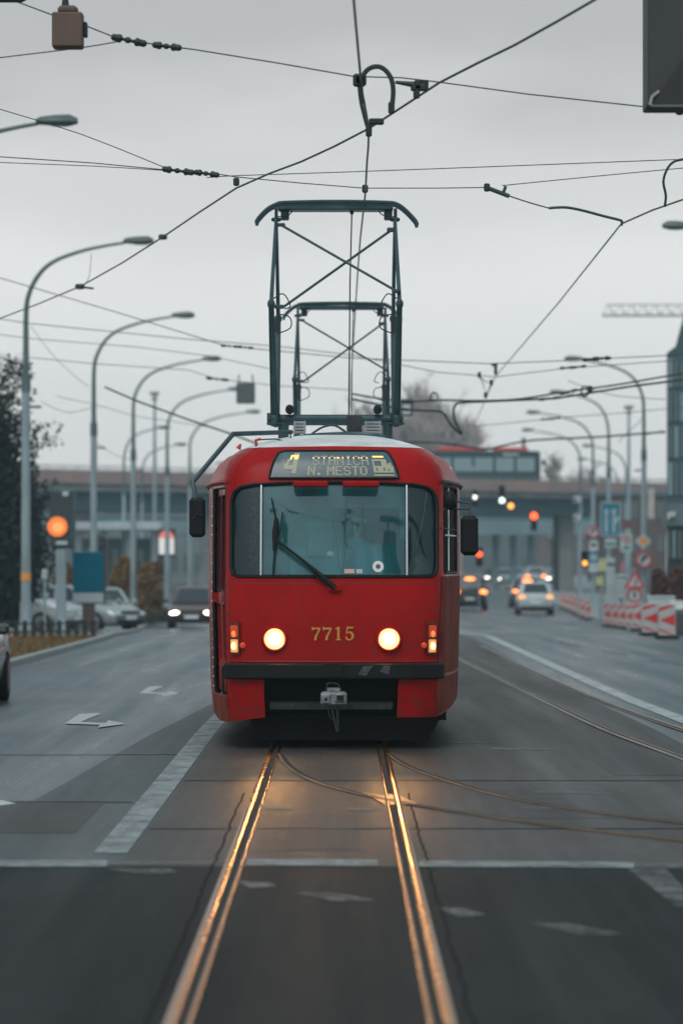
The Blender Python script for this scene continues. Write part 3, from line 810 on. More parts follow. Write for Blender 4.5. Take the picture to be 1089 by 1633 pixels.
ns.build('number_shadow', M_SHADE, tram); nb.build('number', M_GOLD, tram)
# destination sign
sx0, sx1 = T(429, 0, .35).x, T(636, 0, .35).x
sz0, sz1 = T(0, 764, .28).z, T(0, 721, .38).z
sq = [(sx0, sz0 + .005), (sx1 + .005, sz0 + .005), (sx1 - .025, sz1 - .015), (sx1 - .06, sz1), (sx0 + .06, sz1), (sx0 + .015, sz1 - .02)]
sg_ = patch(densify(sq, .08), [], .014, thick=.02).build('destination_sign', M_SIGN, tram)
rim(densify(sq, .06), .014, .012).build('seal', M_BLACK, sg_)
FONT = {'S': ['01110', '10001', '10000', '01110', '00001', '10001', '01110'], 'T': ['11111', '00100', '00100', '00100', '00100', '00100', '00100'],
        'A': ['01110', '10001', '10001', '11111', '10001', '10001', '10001'], 'N': ['10001', '11001', '10101', '10101', '10011', '10001', '10001'],
        'I': ['01110', '00100', '00100', '00100', '00100', '00100', '01110'], 'C': ['01110', '10001', '10000', '10000', '10000', '10001', '01110'],
        'M': ['10001', '11011', '10101', '10101', '10001', '10001', '10001'], 'E': ['11111', '10000', '10000', '11110', '10000', '10000', '11111'],
        'O': ['01110', '10001', '10001', '10001', '10001', '10001', '01110'], '.': ['00000', '00000', '00000', '00000', '00000', '01100', '01100'], ' ': ['00000'] * 7}
dotW, dotD, dotY = MB(), MB(), MB()
def dot(mb, a, b, w_, h_, off=.017): mb.add([surf(a, b, off), surf(a + w_, b, off), surf(a + w_, b + h_, off), surf(a, b + h_, off)], [(0, 1, 2, 3)])
def text(s, x, z, u, hgt, rowmat, bold=1.0, adv=6):
    for ch in s:
        for r_i, row in enumerate(FONT[ch]):
            for c_i, bit in enumerate(row):
                if bit == '1': dot(rowmat(r_i), x + c_i * u, z + (6 - r_i) * hgt, u * bold, hgt * .92)
        x += u * adv if ch not in '. ' else u * 4
SX = lambda px: T(px, 0, .32).x
SZ = lambda py: T(0, py, .32).z
text('N. MESTO', SX(490), SZ(759), .0130, .0120, lambda r: dotW, 1.25)
text('STANICA', SX(496), SZ(743), .0134, .0120, lambda r: dotY if r == 1 else (dotD if r > 1 else dotD), 1.0)
for r_i, row in enumerate(['000111', '001111', '001011', '011011', '010011', '110011', '111111', '111111', '000011', '000011']):
    for c_i, b in enumerate(row):
        if b == '1': dot(dotY if r_i in (1, 2) else dotW, SX(450) + c_i * .0205, SZ(756) + (9 - r_i) * .0185, .0215, .0172)
for r_i, row in enumerate(['01111111100000', '00000000000000', '11111111110000', '10000011110000', '10000011110110', '10000011111110', '11111111111111', '11011110111111', '11011110110111', '11111111111111', '00000000000000', '11111111111111']):
    for c_i, b in enumerate(row):
        if b == '1': dot(dotY if r_i == 0 else dotW, SX(597) + c_i * .0138, SZ(760) + (11 - r_i) * .0152, .0142, .0142)
dotW.build('lettering', M_FLIP, sg_); dotD.build('dim_lettering', M_FLIPD, sg_); dotY.build('lit_lettering', M_FLIPY, sg_)
# visors under the brow
for a, b in ((467, 523), (546, 605)):
    c0, c1 = T(a, 772, .1), T(b, 772, .1); mb = MB(); mb.bbox(((c0.x + c1.x) / 2, .14, c0.z), (c1.x - c0.x, .13, .055), .012); mb.build('visor', M_RED, tram)
# wiper
wy = lambda px, py, o=.05: surf(T(px, py, .1).x, T(0, py, .1).z, o)
wp = MB(); wp.tube([wy(533, 938, .045), wy(515, 922, .05), wy(480, 893, .06), wy(441, 862, .05)], [.028, .024, .013, .010], 8)
wp.tube([wy(520, 932, .05), wy(478, 898, .055), wy(440, 868, .05)], .007, 6)
wo = wp.build('wiper_arm', M_BLACK, tram)
wb = MB(); wb.tube([wy(441, 828, .04), wy(440, 850, .045), wy(438, 880, .04)], [.018, .030, .014], 8); wb.tube([wy(433, 795, .03), wy(441, 834, .035)], .007, 6)
wb.tube([wy(439, 868, .035), wy(436, 918, .03)], .008, 6); wb.tube([wy(445, 866, .035), wy(451, 818, .03)], .006, 6); wb.build('wiper_blade', M_BLACK, wo)
mb = MB(); mb.bbox(wy(534, 938, .015), (.12, .05, .07), .012); mb.build('wiper_mount', M_RED, wo)
# stickers on the windscreen
mb = MB(); c = T(603, 903, .08)
mb.add([surf(c.x + .052 * cos(2 * pi * i / 20), c.z + .052 * sin(2 * pi * i / 20), -.012) for i in range(20)], [tuple(range(20))])
st = mb.build('round_sticker', M_WHITE, tram)
mb = MB(); mb.add([surf(c.x + .022 * cos(2 * pi * i / 14), c.z + .022 * sin(2 * pi * i / 14), -.010) for i in range(14)], [tuple(range(14))]); mb.build('sticker_centre', M_SIGN, st)
for a, b, m_ in ((549, 565, mat('sticker_tan', (.55, .40, .32), .6)), (568, 578, M_OFFW)):
    q0, q1 = T(a, 914, .06), T(b, 907, .06); mb = MB(); mb.add([surf(u, v_, -.012) for u, v_ in ((q0.x, q0.z), (q1.x, q0.z), (q1.x, q1.z), (q0.x, q1.z))], [(0, 1, 2, 3)]); mb.build('small_sticker', m_, tram)
# mirrors
mb = MB(); mb.tube([T(465, 689, 1.2), T(372, 692, .6), T(308, 768, .25), T(312, 796, .2)], [.022, .024, .024, .018], 8); ml = mb.build('mirror', M_TEAL, tram)
c = T(315, 825, .2); mb = MB(); mb.bbox(c, (.15, .07, .37), .03); mb.build('mirror_housing', M_BLACK, ml)
mb = MB(); mb.tube([c + Vector((-.05, -.04, -.02)), c + Vector((0, -.05, .03)), c + Vector((.06, -.04, .01))], .006, 5); mb.build('mirror_clamp', M_DARKMET, ml)
mb = MB(); mb.tube([T(708, 796, .35), T(730, 800, .3), T(748, 803, .25), T(750, 826, .2)], .010, 6); mb.tube([T(708, 812, .35), T(748, 812, .25)], .008, 6)
mb.tube([T(703, 842, .35), T(728, 846, .3)], .006, 6)
mr_ = mb.build('mirror', M_DARKMET, tram)
c = T(748, 854, .2); mb = MB(); mb.bbox(c, (.165, .08, .37), .035); mb.build('mirror_housing', M_BLACK, mr_)
mb = MB(); mb.ell(T(717, 798, .3), (.06, .05, .09), 10, 6); mb.build('mirror_bracket', M_BLACK, mr_)
# roof fittings
mb = MB(); mb.tube([T(380, 716, .5), T(384, 708, .5)], [.03, .01], 6); mb.build('roof_marker', M_SGRED, tram)
mb = MB(); mb.tube([T(409, 712, .5), T(408, 702, .5), T(416, 700, .5)], .014, 6); mb.build('roof_hook', M_SGRED, tram)
mb = MB(); mb.tube([T(416, 701, .6), T(440, 700, .8), T(462, 706, .8), T(464, 690, 1.2)], .007, 5); mb.build('roof_cable', M_CABLE, tram)
mb = MB(); mb.tube(smooth_pts([T(462, 702, 1.6), T(490, 695, 1.8), T(545, 692, 1.9), T(590, 693, 1.9), T(615, 698, 1.8)], 5), .022, 6); mb.build('roof_walkway', M_TEAL, tram)
mb = MB(); mb.tube(smooth_pts([T(497, 692, 2.2), T(515, 681, 2.2), T(535, 679, 2.2), T(555, 692, 2.2)], 5), .012, 6); mb.build('roof_conduit', M_CABLE, tram)
for a, b in ((470, 486), (583, 606)):
    c0, c1 = T(a, 692, 2.5), T(b, 672, 2.5); mb = MB()
    for k in range(4): mb.box(((c0.x + c1.x) / 2, c0.y, c0.z + (c1.z - c0.z) * (k + .5) / 4), (c1.x - c0.x, .3, .022))
    for xx in (c0.x, c1.x): mb.box((xx, c0.y, (c0.z + c1.z) / 2), (.018, .3, c1.z - c0.z))
    mb.build('roof_insulator', mat('insulator_grey', (.22, .24, .25), .6, var=.3), tram)
c0, c1 = T(556, 690, 3), T(574, 668, 3); mb = MB(); mb.bbox(((c0.x + c1.x) / 2, c0.y, (c0.z + c1.z) / 2), (.15, .4, c1.z - c0.z + .05), .01); mb.build('roof_box', M_DARKMET, tram)
# coupler and under-front
mb = MB(); mb.box(T(528, 1125, .25), (1.14, .06, .07)); mb.build('front_beam', mat('beam_dusty', (.055, .058, .06), .8, var=.5, vscale=14), tram)
cp = MB(); c = T(532, 1114, -.12); cp.bbox(c, (.24, .30, .13), .02); cp.bbox(c + Vector((-.07, -.15, 0)), (.09, .05, .10), .015); cp.bbox(c + Vector((.06, -.15, .01)), (.10, .04, .08), .01)
cp.cyl(c + Vector((-.07, -.18, 0)), c + Vector((-.07, -.16, 0)), .028); cp.bbox(c + Vector((0, 0, .08)), (.13, .12, .04), .01); cp.cyl(c + Vector((0, .1, 0)), c + Vector((0, .9, 0)), .05)
co = cp.build('coupler', M_STEEL, tram)
mb = MB(); mb.box(c + Vector((.06, -.172, .01)), (.065, .01, .05)); mb.cyl(c + Vector((-.07, -.184, 0)), c + Vector((-.07, -.18, 0)), .015); mb.build('coupler_socket', M_SOOT, co)
mb = MB(); mb.tube(smooth_pts([c + Vector((-.02, -.1, -.06)), c + Vector((.0, -.1, -.16)), c + Vector((.035, -.1, -.30)), c + Vector((.03, -.1, -.06))], 6), .011, 6)
mb.tube(smooth_pts([c + Vector((-.05, -.08, -.06)), c + Vector((-.04, -.08, -.15)), c + Vector((.01, -.08, -.2))], 5), .008, 5)
for i in range(9): mb.ell(c + Vector((.037, -.1, -.08 - .025 * i)), (.016, .016, .009), 8, 5)
mb.build('coupler_hose', M_DARKMET, co)
mb = MB(); mb.tube(smooth_pts([c + Vector((-.07, -.05, .07)), c + Vector((-.05, -.05, .14)), c + Vector((.04, -.05, .13)), c + Vector((.06, -.05, .06))], 5), .007, 5); mb.build('coupler_handle', M_DARKMET, co)
uf = MB(); uf.box((0, 4.0, .50), (2.1, 6.6, .5)); uf.box((0, .55, .60), (1.5, .1, .4)); uf.build('underframe', M_SOOT, tram)
lg = MB(); lg.prism([(-.80, .30), (-.70, .07), (.88, .07), (1.0, .29)], (0, .55, 0), (1, 0, 0), (0, 0, 1), (0, .12, 0)); lg.box((.1, .9, .16), (1.6, .7, .12)); lg.build('life_guard', M_SOOT, tram)
for yy in (1.75, 3.65, 9.2, 11.1):
    for sx in (-.5, .5):
        mb = MB(); mb.cyl((sx - .05 - TXC + TX, yy, .35), (sx + .05 - TXC + TX, yy, .35), .34, n=24); mb.build('wheel', M_DARKMET, tram)
uf = MB(); uf.box((0, 10.2, .55), (2.0, 3.4, .5)); uf.build('rear_bogie', M_SOOT, tram)
# cab interior
mb = MB(); mb.box((0, 7.2, .84), (2.05, 12, .05)); mb.build('floor', M_INT, tram)
mb = MB(); mb.bbox((0, .55, 1.34), (1.6, .55, .28), .05); mb.bbox((-.45, .5, 1.52), (.35, .25, .12), .04); mb.build('dashboard', M_INTL, tram)
mb = MB(); mb.box((-.62, 1.75, 1.75), (.85, .03, 1.8)); mb.box((.88, 1.75, 1.75), (.5, .03, 1.8)); mb.box((.2, 1.75, 2.45), (1.0, .03, .4)); mb.build('cab_partition', M_INTL, tram)
mb = MB(); mb.bbox((.17, 1.28, 1.35), (.48, .45, .12), .04); mb.bbox((.17, 1.52, 1.72), (.46, .12, .7), .05); mb.bbox((.17, 1.53, 2.13), (.26, .1, .16), .04); mb.cyl((.17, 1.3, .85), (.17, 1.3, 1.3), .06); mb.build('driver_seat', M_SOOT, tram)
mb = MB(); mb.bbox((-.13, 1.1, 1.95), (.52, .5, .62), .15); mb.bbox((-.16, 1.1, 1.7), (.7, .45, .5), .1); mb.build('cab_cabinet', M_INT, tram)
for k in range(6):
    for sx in (-.75, .75):
        mb = MB(); mb.bbox((sx, 3.0 + k * 1.5, 1.30), (.42, .42, .08), .03); mb.bbox((sx, 3.2 + k * 1.5, 1.62), (.42, .06, .6), .03); mb.box((sx, 3.0 + k * 1.5, 1.05), (.06, .06, .45)); mb.build('passenger_seat', M_INT, tram)
for pts in ([(538, 792), (532, 806), (529, 822), (534, 845), (538, 870), (540, 905)], [(555, 795), (557, 820), (553, 860), (549, 890), (546, 912)]):
    mb = MB(); mb.tube(smooth_pts([wy(a, b, -.05) for a, b in pts], 5), .0055, 5); mb.build('hanging_cord', M_SOOT, tram)
mb = MB(); mb.bbox(T(640, 885, .3), (.09, .08, .34), .03); mb.build('cab_post', M_SOOT, tram)
mb = MB(); mb.ell(T(527, 884, .35), (.04, .03, .03), 10, 6); mb.build('toy_on_dash', mat('pale_pink', (.62, .42, .48), .7), tram)
q = [T(655, 918, .32), T(688, 914, .42), T(684, 896, .42), T(672, 884, .38), T(660, 890, .34), T(664, 902, .34)]
mb = MB(); mb.add(q + [a + Vector((0, .03, 0)) for a in q], [(0, 1, 2, 3, 4, 5), (11, 10, 9, 8, 7, 6)] + [(i, (i + 1) % 6, 6 + (i + 1) % 6, 6 + i) for i in range(6)]); mb.build('paper_sheet', mat('paper', (.85, .88, .90), .8, var=.3, vscale=20), tram)
mb = MB(); mb.tube([T(680, 785, .5), T(676, 820, .5), T(664, 870, .45)], .012, 6); mb.build('cab_pole', M_CHROME, tram)
cu = MB(); rg = []
for j in range(10):
    z = 1.66 + .08 * j; rg.append([Vector((-.80 + .11 * i / 8 + .0, .36 + .05 * sin(i * 2.1) + .12 * (z - 1.6) * .6, z)) for i in range(9)])
cu.rings([g + [q + Vector((0, .012, 0)) for q in reversed(g)] for g in rg]); cu.build('curtain', mat('curtain_teal', (.16, .36, .37), .9, var=.85, vscale=24), tram)

# pantograph (part of the tram; arms and head are its pieces)
def pantograph():
    Y0 = 4.0
    q = lambda px, py, y=Y0: T(px, py, y)
    zb = q(0, 668).z; zk = q(0, 493).z; zt = q(0, 345).z; zh = q(0, 327).z
    xl, xr = q(438, 0).x, q(632, 0).x
    b = MB(); b.cyl((xl - .02, Y0, zb), (xr + .02, Y0, zb), .045, n=14); b.cyl((xl, Y0 + .8, zb), (xr, Y0 + .8, zb), .04, n=12)
    for x in (xl, xr):
        b.cyl((x, Y0 - .15, zb - .03), (x, Y0 + .95, zb - .03), .03, n=8); b.ell((x, Y0, zb), (.075, .09, .085), 10, 6); b.bbox((x, Y0 - .03, zb - .05), (.16, .1, .03), .01)
        b.cyl((x - .06, Y0, zb - .05), (x - .06, Y0, zb + .06), .018, n=8)
        for yy in (Y0, Y0 + .8): b.cyl((x * .86, yy, zb - .24), (x * .86, yy, zb - .03), .05, n=10)
    root = b.build('pantograph', M_TEAL, tram)
    sp = MB()
    for px in (462, 602): c = q(px, 653); sp.ell(c, (.045, .25, .05), 12, 8)
    sp.build('pantograph_spring', M_SOOT, root)
    yk0, yk1 = Y0 - .85, Y0 + 1.65
    for x, sg in ((xl, -1), (xr, 1)):
        for y0, yk, dx in ((Y0, yk0, .02), (Y0 + .8, yk1, -.012)):
            m_ = MB(); m_.tube([(x, y0, zb), (x + sg * dx, yk, zk)], [.042, .028], 10); m_.build('lower_arm', M_TEAL, root)
            m_ = MB(); m_.tube([(x + sg * dx, yk, zk), (x - sg * .01, Y0 + .4 + (-.12 if yk < Y0 else .12), zt)], [.022, .016], 8); m_.ell((x + sg * dx, yk, zk), (.04, .04, .05), 8, 6); m_.bbox((x - sg * .01, Y0 + .4, zt), (.10, .1, .035), .01)
            m_.build('upper_arm', M_TEAL, root)
    br = MB(); A = Vector((xl + .06, Y0 + .2, q(0, 356).z)); D = Vector((xr - .01, yk0 + .1, q(0, 472).z))
    B = Vector((xr - .05, Y0 + .2, q(0, 364).z)); C_ = Vector((xl + .1, yk0 + .05, q(0, 497).z))
    br.tube([A, D], .0135, 6); br.tube([B + Vector((0, .04, 0)), C_ + Vector((0, .04, 0))], .0135, 6)
    br.bbox(A, (.09, .06, .035), .01); br.bbox(B, (.09, .06, .045), .01); br.bbox(C_ + Vector((-.04, 0, 0)), (.10, .06, .04), .01); br.bbox(D, (.09, .06, .04), .01)
    br.build('cross_brace', M_TEAL, root)
    kt = MB(); kt.cyl((xl, yk0, zk), (xl, yk1, zk), .001, n=4)
    hd = MB(); yh = Y0 + .4
    for dy in (-.14, .14):
        pts = [q(408, 353), q(410, 346), q(425, 330), q(440, 322), q(455, 319), q(537, 317.5), q(615, 319), q(634, 322), q(648, 332), q(663, 348), q(666, 356)]
        pts = [Vector((a.x, yh + dy, a.z)) for a in pts]
        hd.tube(smooth_pts(pts, 4), .018, 6)
    hd.bbox(((xl + xr) / 2, yh, zh - .002), (xr - xl - .06, .30, .05), .012)
    for x in (xl + .10, xr - .08): hd.bbox((x, yh, zh - .07), (.085, .14, .10), .01)
    for x in (xl + .01, xr - .005): hd.tube([(x, yh, zt), (x, yh, zh)], .018, 6)
    hd.build('collector_head', M_TEAL, root)
    lp = MB()
    for x, s_ in ((xl, 1), (xr, -1)):
        lp.tube(smooth_pts([(x + s_ * .02, yh - .1, zt + .02), (x + s_ * .14, yh - .1, zt + .04), (x + s_ * .18, yh - .1, zt + .10), (x + s_ * .14, yh - .1, zh - .03)], 5), .0065, 5)
        lp.tube(smooth_pts([(x + s_ * .0, yk0, zk + .05), (x + s_ * .10, yk0, zk + .10), (x + s_ * .17, yk0, zk - .02), (x + s_ * .11, yk0, zk - .05)], 5), .0065, 5)
        lp.tube(smooth_pts([(x + s_ * .03, yk0, zk - .10), (x + s_ * .16, yk0, zk - .13), (x + s_ * .17, yk0, zk - .24), (x + s_ * .03, yk0, zk - .30)], 5), .0065, 5)
        lp.bbox((x + s_ * .04, yk0, zk - .2), (.05, .06, .16), .01)
    lp.build('jumper_loop', M_CABLE, root)
    rp = MB(); rp.tube([q(561, 332, Y0 + .4), q(558, 450, Y0 + .6), q(556, 662, Y0 + .8)], .008, 5); rp.bbox(q(561, 338, Y0 + .4), (.04, .04, .05), .008); rp.build('pull_rope', M_CABLE, root)
pantograph()
# second car of the set
tram2 = copy_tree(tram)
tram2.location = (TXC + .06, TY + 15.2, gz(TY + 15.2))
tram2['label'] = 'rear red tram car coupled behind the front one, only its smaller pantograph showing'

# driver: one continuous skinned body seated in the cab
def skin_body(name, joints, bones, m, parent=None):
    me = bpy.data.meshes.new(name); keys = list(joints)
    me.from_pydata([joints[k][0] for k in keys], [(keys.index(a), keys.index(b)) for a, b in bones], [])
    o = bpy.data.objects.new(name, me); COL.objects.link(o)
    if parent: o.parent = parent
    sk = o.modifiers.new('skin', 'SKIN')
    if not me.skin_vertices:
        pass
    for i, k in enumerate(keys):
        r_ = joints[k][1]; me.skin_vertices[0].data[i].radius = (r_, r_)
        me.skin_vertices[0].data[i].use_root = (i == 0)
    ss = o.modifiers.new('sub', 'SUBSURF'); ss.levels = 1; ss.render_levels = 2
    me.materials.append(m)
    return o
drv = empty('person', TO + Vector((.20, 1.22, 1.40)), 0, 'tram driver in a light blue shirt seated behind the windscreen', 'person')
J = {'pelvis': ((0, 0, .05), .14), 'waist': ((0, 0, .22), .13), 'chest': ((0, 0, .42), .15), 'collar': ((0, 0, .53), .075), 'neck': ((0, -.01, .59), .052), 'jaw': ((0, -.03, .66), .065), 'skull': ((0, -.01, .74), .088), 'crown': ((0, 0, .80), .06)}
Bn = [('pelvis', 'waist'), ('waist', 'chest'), ('chest', 'collar'), ('collar', 'neck'), ('neck', 'jaw'), ('jaw', 'skull'), ('skull', 'crown')]
for s_, n in ((-1, 'l'), (1, 'r')):
    J.update({n + 'sh': ((s_ * .19, 0, .47), .062), n + 'el': ((s_ * .25, -.10, .22), .045), n + 'wr': ((s_ * .17, -.36, .20), .030), n + 'pm': ((s_ * .15, -.43, .20), .030),
              n + 'hip': ((s_ * .09, -.02, .03), .09), n + 'kn': ((s_ * .13, -.42, .02), .065), n + 'an': ((s_ * .13, -.42, -.42), .042), n + 'toe': ((s_ * .14, -.58, -.47), .035)})
    Bn += [('chest', n + 'sh'), (n + 'sh', n + 'el'), (n + 'el', n + 'wr'), (n + 'wr', n + 'pm'), ('pelvis', n + 'hip'), (n + 'hip', n + 'kn'), (n + 'kn', n + 'an'), (n + 'an', n + 'toe')]
    for k, (dx, l) in enumerate(((-.025, .07), (-.009, .08), (.007, .075), (.022, .06))):
        J['%sf%da' % (n, k)] = ((s_ * .15 + dx, -.48, .195), .010); J['%sf%db' % (n, k)] = ((s_ * .15 + dx, -.48 - l * .6, .175), .008)
        Bn += [(n + 'pm', '%sf%da' % (n, k)), ('%sf%da' % (n, k), '%sf%db' % (n, k))]
    J[n + 'th'] = ((s_ * .11, -.44, .185), .011); Bn.append((n + 'pm', n + 'th'))
bodyo = skin_body('body', J, Bn, M_SKIN, drv)
shirt = MB(); rg = []
for z, a, b in ((.02, .18, .15), (.2, .175, .145), (.38, .205, .16), (.47, .21, .13), (.52, .13, .095), (.56, .07, .07)):
    rg.append([Vector((a * cos(2 * pi * i / 18), b * sin(2 * pi * i / 18), z)) for i in range(18)])
shirt.rings(rg)
for s_ in (-1, 1): shirt.tube([(s_ * .17, 0, .46), (s_ * .21, -.03, .37), (s_ * .255, -.10, .22), (s_ * .21, -.24, .205)], [.085, .078, .062, .05], 12)
shirt.build('shirt', M_SHIRT, drv)
hr = MB(); hr.ell((0, .015, .785), (.094, .105, .075), 14, 8); hr.build('hair', M_HAIR, drv)
fc = MB(); fc.ell((0, -.105, .715), (.014, .02, .022), 8, 6); fc.ell((.03, -.092, .74), (.013, .008, .008), 8, 5); fc.ell((-.03, -.092, .74), (.013, .008, .008), 8, 5); fc.ell((0, -.094, .67), (.024, .008, .007), 8, 5)
for s_ in (-1, 1): fc.ell((s_ * .09, 0, .72), (.012, .02, .03), 8, 6)
fc.build('face', M_SKIN, drv)

# ------------------------------------------------------------------ street lamps
def street_lamp(Y, xb, xh, zh, label, group, seg=True, band=False, zc=None):
    o = Vector((xb, Y, gz(Y)))
    r_ = empty('street_lamp', o, 0, label, 'street lamp', group)
    H = zh - o.z; dx = xh - xb; sg = 1 if dx > 0 else -1; zc = zc or H * .63
    mb = MB(); mb.tube([(0, 0, 0), (0, 0, .9)], [.17, .15], 14); mb.tube([(0, 0, .9), (0, 0, zc)], [.125, .105], 14); mb.cyl((0, 0, 0), (0, 0, .05), .26); mb.build('pole', M_POLE, r_)
    mb = MB(); mb.tube([(0, 0, zc - .1), (0, 0, zc + .35)], [.125, .12], 12); mb.tube([(0, 0, zc), (0, 0, H * .80)], [.09, .07], 12)
    p0 = Vector((0, 0, H * .80)); L = abs(dx)
    c = smooth_pts([p0, (sg * .05, 0, H * .86), (sg * L * .12, 0, H * .915), (sg * L * .28, 0, H * .952), (sg * L * .55, 0, H * .978), (sg * L * .8, 0, H * .992), (sg * L, 0, H)], 5)
    mb.tube(c, [.07 - .035 * i / (len(c) - 1) for i in range(len(c))], 10); mb.build('arm', M_POLED, r_)
    hb = MB(); rg = []
    for t, w_, h_ in ((0, .06, .06), (.08, .13, .10), (.35, .18, .135), (.64, .17, .145), (.79, .09, .07)):
        rg.append([Vector((sg * (L + t - .05), w_ * cos(2 * pi * i / 12), H + .03 + h_ * sin(2 * pi * i / 12) * (.55 if sin(2 * pi * i / 12) < 0 else 1))) for i in range(12)])
    hd = hb.rings(rg).build('lamp_head', M_LAMPH, r_)
    gb = MB(); gb.ell((sg * (L + .42), 0, H - .02), (.24, .11, .045), 12, 6); gb.build('diffuser', M_LAMPG, hd)
    if seg:
        mb = MB(); mb.tube([(0, 0, zc * .93), (sg * .30, -.05, zc * .925)], .025, 6); mb.bbox((sg * .26, -.05, zc * .925), (.28, .06, .07), .01); mb.build('bracket', M_POLED, r_)
    if band:
        mb = MB(); mb.cyl((0, 0, 1.45), (0, 0, 1.65), .135, .134); mb.build('orange_band', M_SGORG, r_)
    return r_
ZL = 10.0
def yl(py, z=ZL): return (z - CH) * F / (HY - py)
LEFT = [(197, -130, 62, 'lamp whose head alone reaches in at the upper left edge'), (387, 42, 200, 'tallest street lamp at left, orange band on its pole, beside the dark tree'),
        (505, 150, 276, 'second tallest street lamp at left, its pole before the teal panel'), (574, 213, 324, 'street lamp at left with its base beside the brown bush'),
        (622, 267, 365, 'street lamp at left standing just in front of the red and white light box'), (658, 303, 394, 'farthest lamp of the left kerb row, pole just left of the tram mirror')]
for i, (py, pb, ph, lb) in enumerate(LEFT):
    Y = yl(py); street_lamp(Y, X(pb, Y), X(ph, Y), ZL, lb, 'street lamps along the left kerb', band=(i == 1))
for py, pb, ph, lb in ((683, 198, 252, 'thin distant lamp between the second and third left poles, taller of the far pair'), (710, 227, 280, 'thin distant lamp between the second and third left poles, lower of the far pair'), (740, 322, 345, 'small far lamp pole just right of the light box')):
    Y = yl(py, 9.5); street_lamp(Y, X(pb, Y), X(ph, Y), 9.5, lb, 'lamps far down the left side', seg=False)
RIGHT = [(363, 1240, 1103, 'lamp whose tip alone reaches in at the right edge'), (574, 1026, 928, 'tallest whole street lamp at right, carrying the orange diamond sign'),
         (627, 970, 900, 'street lamp at right behind the blue lane sign'), (659, 945, 860, 'street lamp at right above the round no-turn sign with the blue square'), (687, 925, 850, 'street lamp at right with white camera boxes on its pole'),]
for py, pb, ph, lb in RIGHT:
    Y = yl(py); street_lamp(Y, X(pb, Y), X(ph, Y), ZL, lb, 'street lamps along the right kerb')
for py, pb, ph, lb in ((712, 998, 945, 'distant lamp between the blue sign and the tall right lamp, higher arm'), (733, 984, 935, 'distant lamp between the blue sign and the tall right lamp, lower arm')):
    Y = yl(py, 9.5); street_lamp(Y, X(pb, Y), X(ph, Y), 9.5, lb, 'lamps far down the right side', seg=False)
for px, pt, lb in ((247, 630, 'slim floodlight mast rising over the left overpass'), (1002, 652, 'slim floodlight mast at right beside the tall lamp pole')):
    Y = 270; zt = Z(pt, Y); r_ = empty('floodlight_mast', (X(px, Y), Y, gz(Y)), 0, lb, 'mast', 'floodlight masts')
    H = zt - gz(Y); mb = MB(); mb.tube([(0, 0, 0), (0, 0, H)], [.15, .09], 10); mb.build('pole', M_POLE, r_)
    mb = MB(); mb.bbox((0, 0, H + .1), (.62, .5, .2), .04); mb.bbox((0, 0, H - .25), (.4, .3, .12), .03); mb.build('floodlight', M_LAMPH, r_)

# ------------------------------------------------------------------ overhead wires
def wire(label, pts, r=.006, ins=(), name='overhead_wire', sm=3, m=M_WIRE, extra=None):
    pts = [Vector(p) for p in pts]; root = empty(name, pts[0], 0, label, 'wire')
    o = pts[0]; mb = MB(); q = smooth_pts([p - o for p in pts], sm) if sm > 1 and len(pts) > 2 else [p - o for p in pts]
    mb.tube(q, r, 6); mb.build('strand', m, root)
    for (a, b, sc) in ins:       # strain insulator: string of beads between two points
        a, b = Vector(a) - o, Vector(b) - o; ib = MB(); n = 6
        ib.tube([a, b], .012 * sc, 6)
        for k, rr in enumerate((.023, .027, .020, .027, .023)):
            c = a.lerp(b, (0, .13, .45, .80, .98)[k]); d = (b - a).normalized() * (.030 if k in (0, 4) else .020) * sc
            ib.tube([c - d, c - d * .5, c + d * .5, c + d], [rr * .5 * sc, rr * sc, rr * sc, rr * .5 * sc], 8)
        ib.build('insulator', M_CABLE, root)
    if extra: extra(root, o)
    return root
def PY(pts, Y): return [P(a, b, Y) for a, b in pts]
def clampx(pl, Y, d=(.06, .06, .08)):
    def f(root, o):
        for a, b in pl: MB().bbox(P(a, b, Y) - o, d, .012).build('clamp', M_CABLE, root)
    return f
wire('contact wire running down the middle to the tram pantograph', [AT(a, b, 5.40) for a, b in ((562, -25), (564, 0), (571, 80), (578, 150), (588, 207), (585, 260), (582, 313), (575, 375), (570, 440), (565, 520), (560, 600), (557, 660), (556, 700))], .0095, sm=2, name='contact_wire')
wire('long contact wire crossing diagonally from the top right down to the left edge', [AT(a, b, 5.45) for a, b in ((985, -24), (947, 0), (820, 72), (700, 132), (588, 205), (480, 258), (377, 300), (260, 378), (130, 456), (0, 508), (-80, 540))], .0095, sm=2, name='contact_wire')
wire('contact wire of the second track descending at right from a hanging arm', [AT(a, b, 5.45) for a, b in ((1120, 303), (1089, 318), (1040, 335), (990, 357))] + [AT(a, b, 5.45) for a, b in ((890, 483), (790, 600), (755, 680))], .0095, sm=1, name='contact_wire')
YA, YB = 31.4, 40.3
wire('upper span wire crossing the whole width near the top, insulators at left', PY([(-40, -20), (20, 0), (90, 26), (142, 43), (190, 62), (255, 72), (310, 79), (440, 100), (565, 122), (640, 124), (700, 131), (840, 150), (960, 163), (1089, 177), (1130, 182)], YA), .0055,
     ins=[(P(185, 60, YA), P(228, 69, YA), 1.2), (P(250, 72, YA), P(284, 76, YA), 1.1)], sm=1, extra=clampx([(572, 128), (578, 128), (666, 136), (1083, 175)], YA))
wire('short stay wire from the left edge up to the upper insulators', PY([(-40, 97), (0, 92), (130, 76), (190, 66)], YA), .005)
wire('sloping stay wire from the left edge behind the nearest lamp head', PY([(-40, 160), (0, 174), (130, 214), (265, 268)], YB), .005)
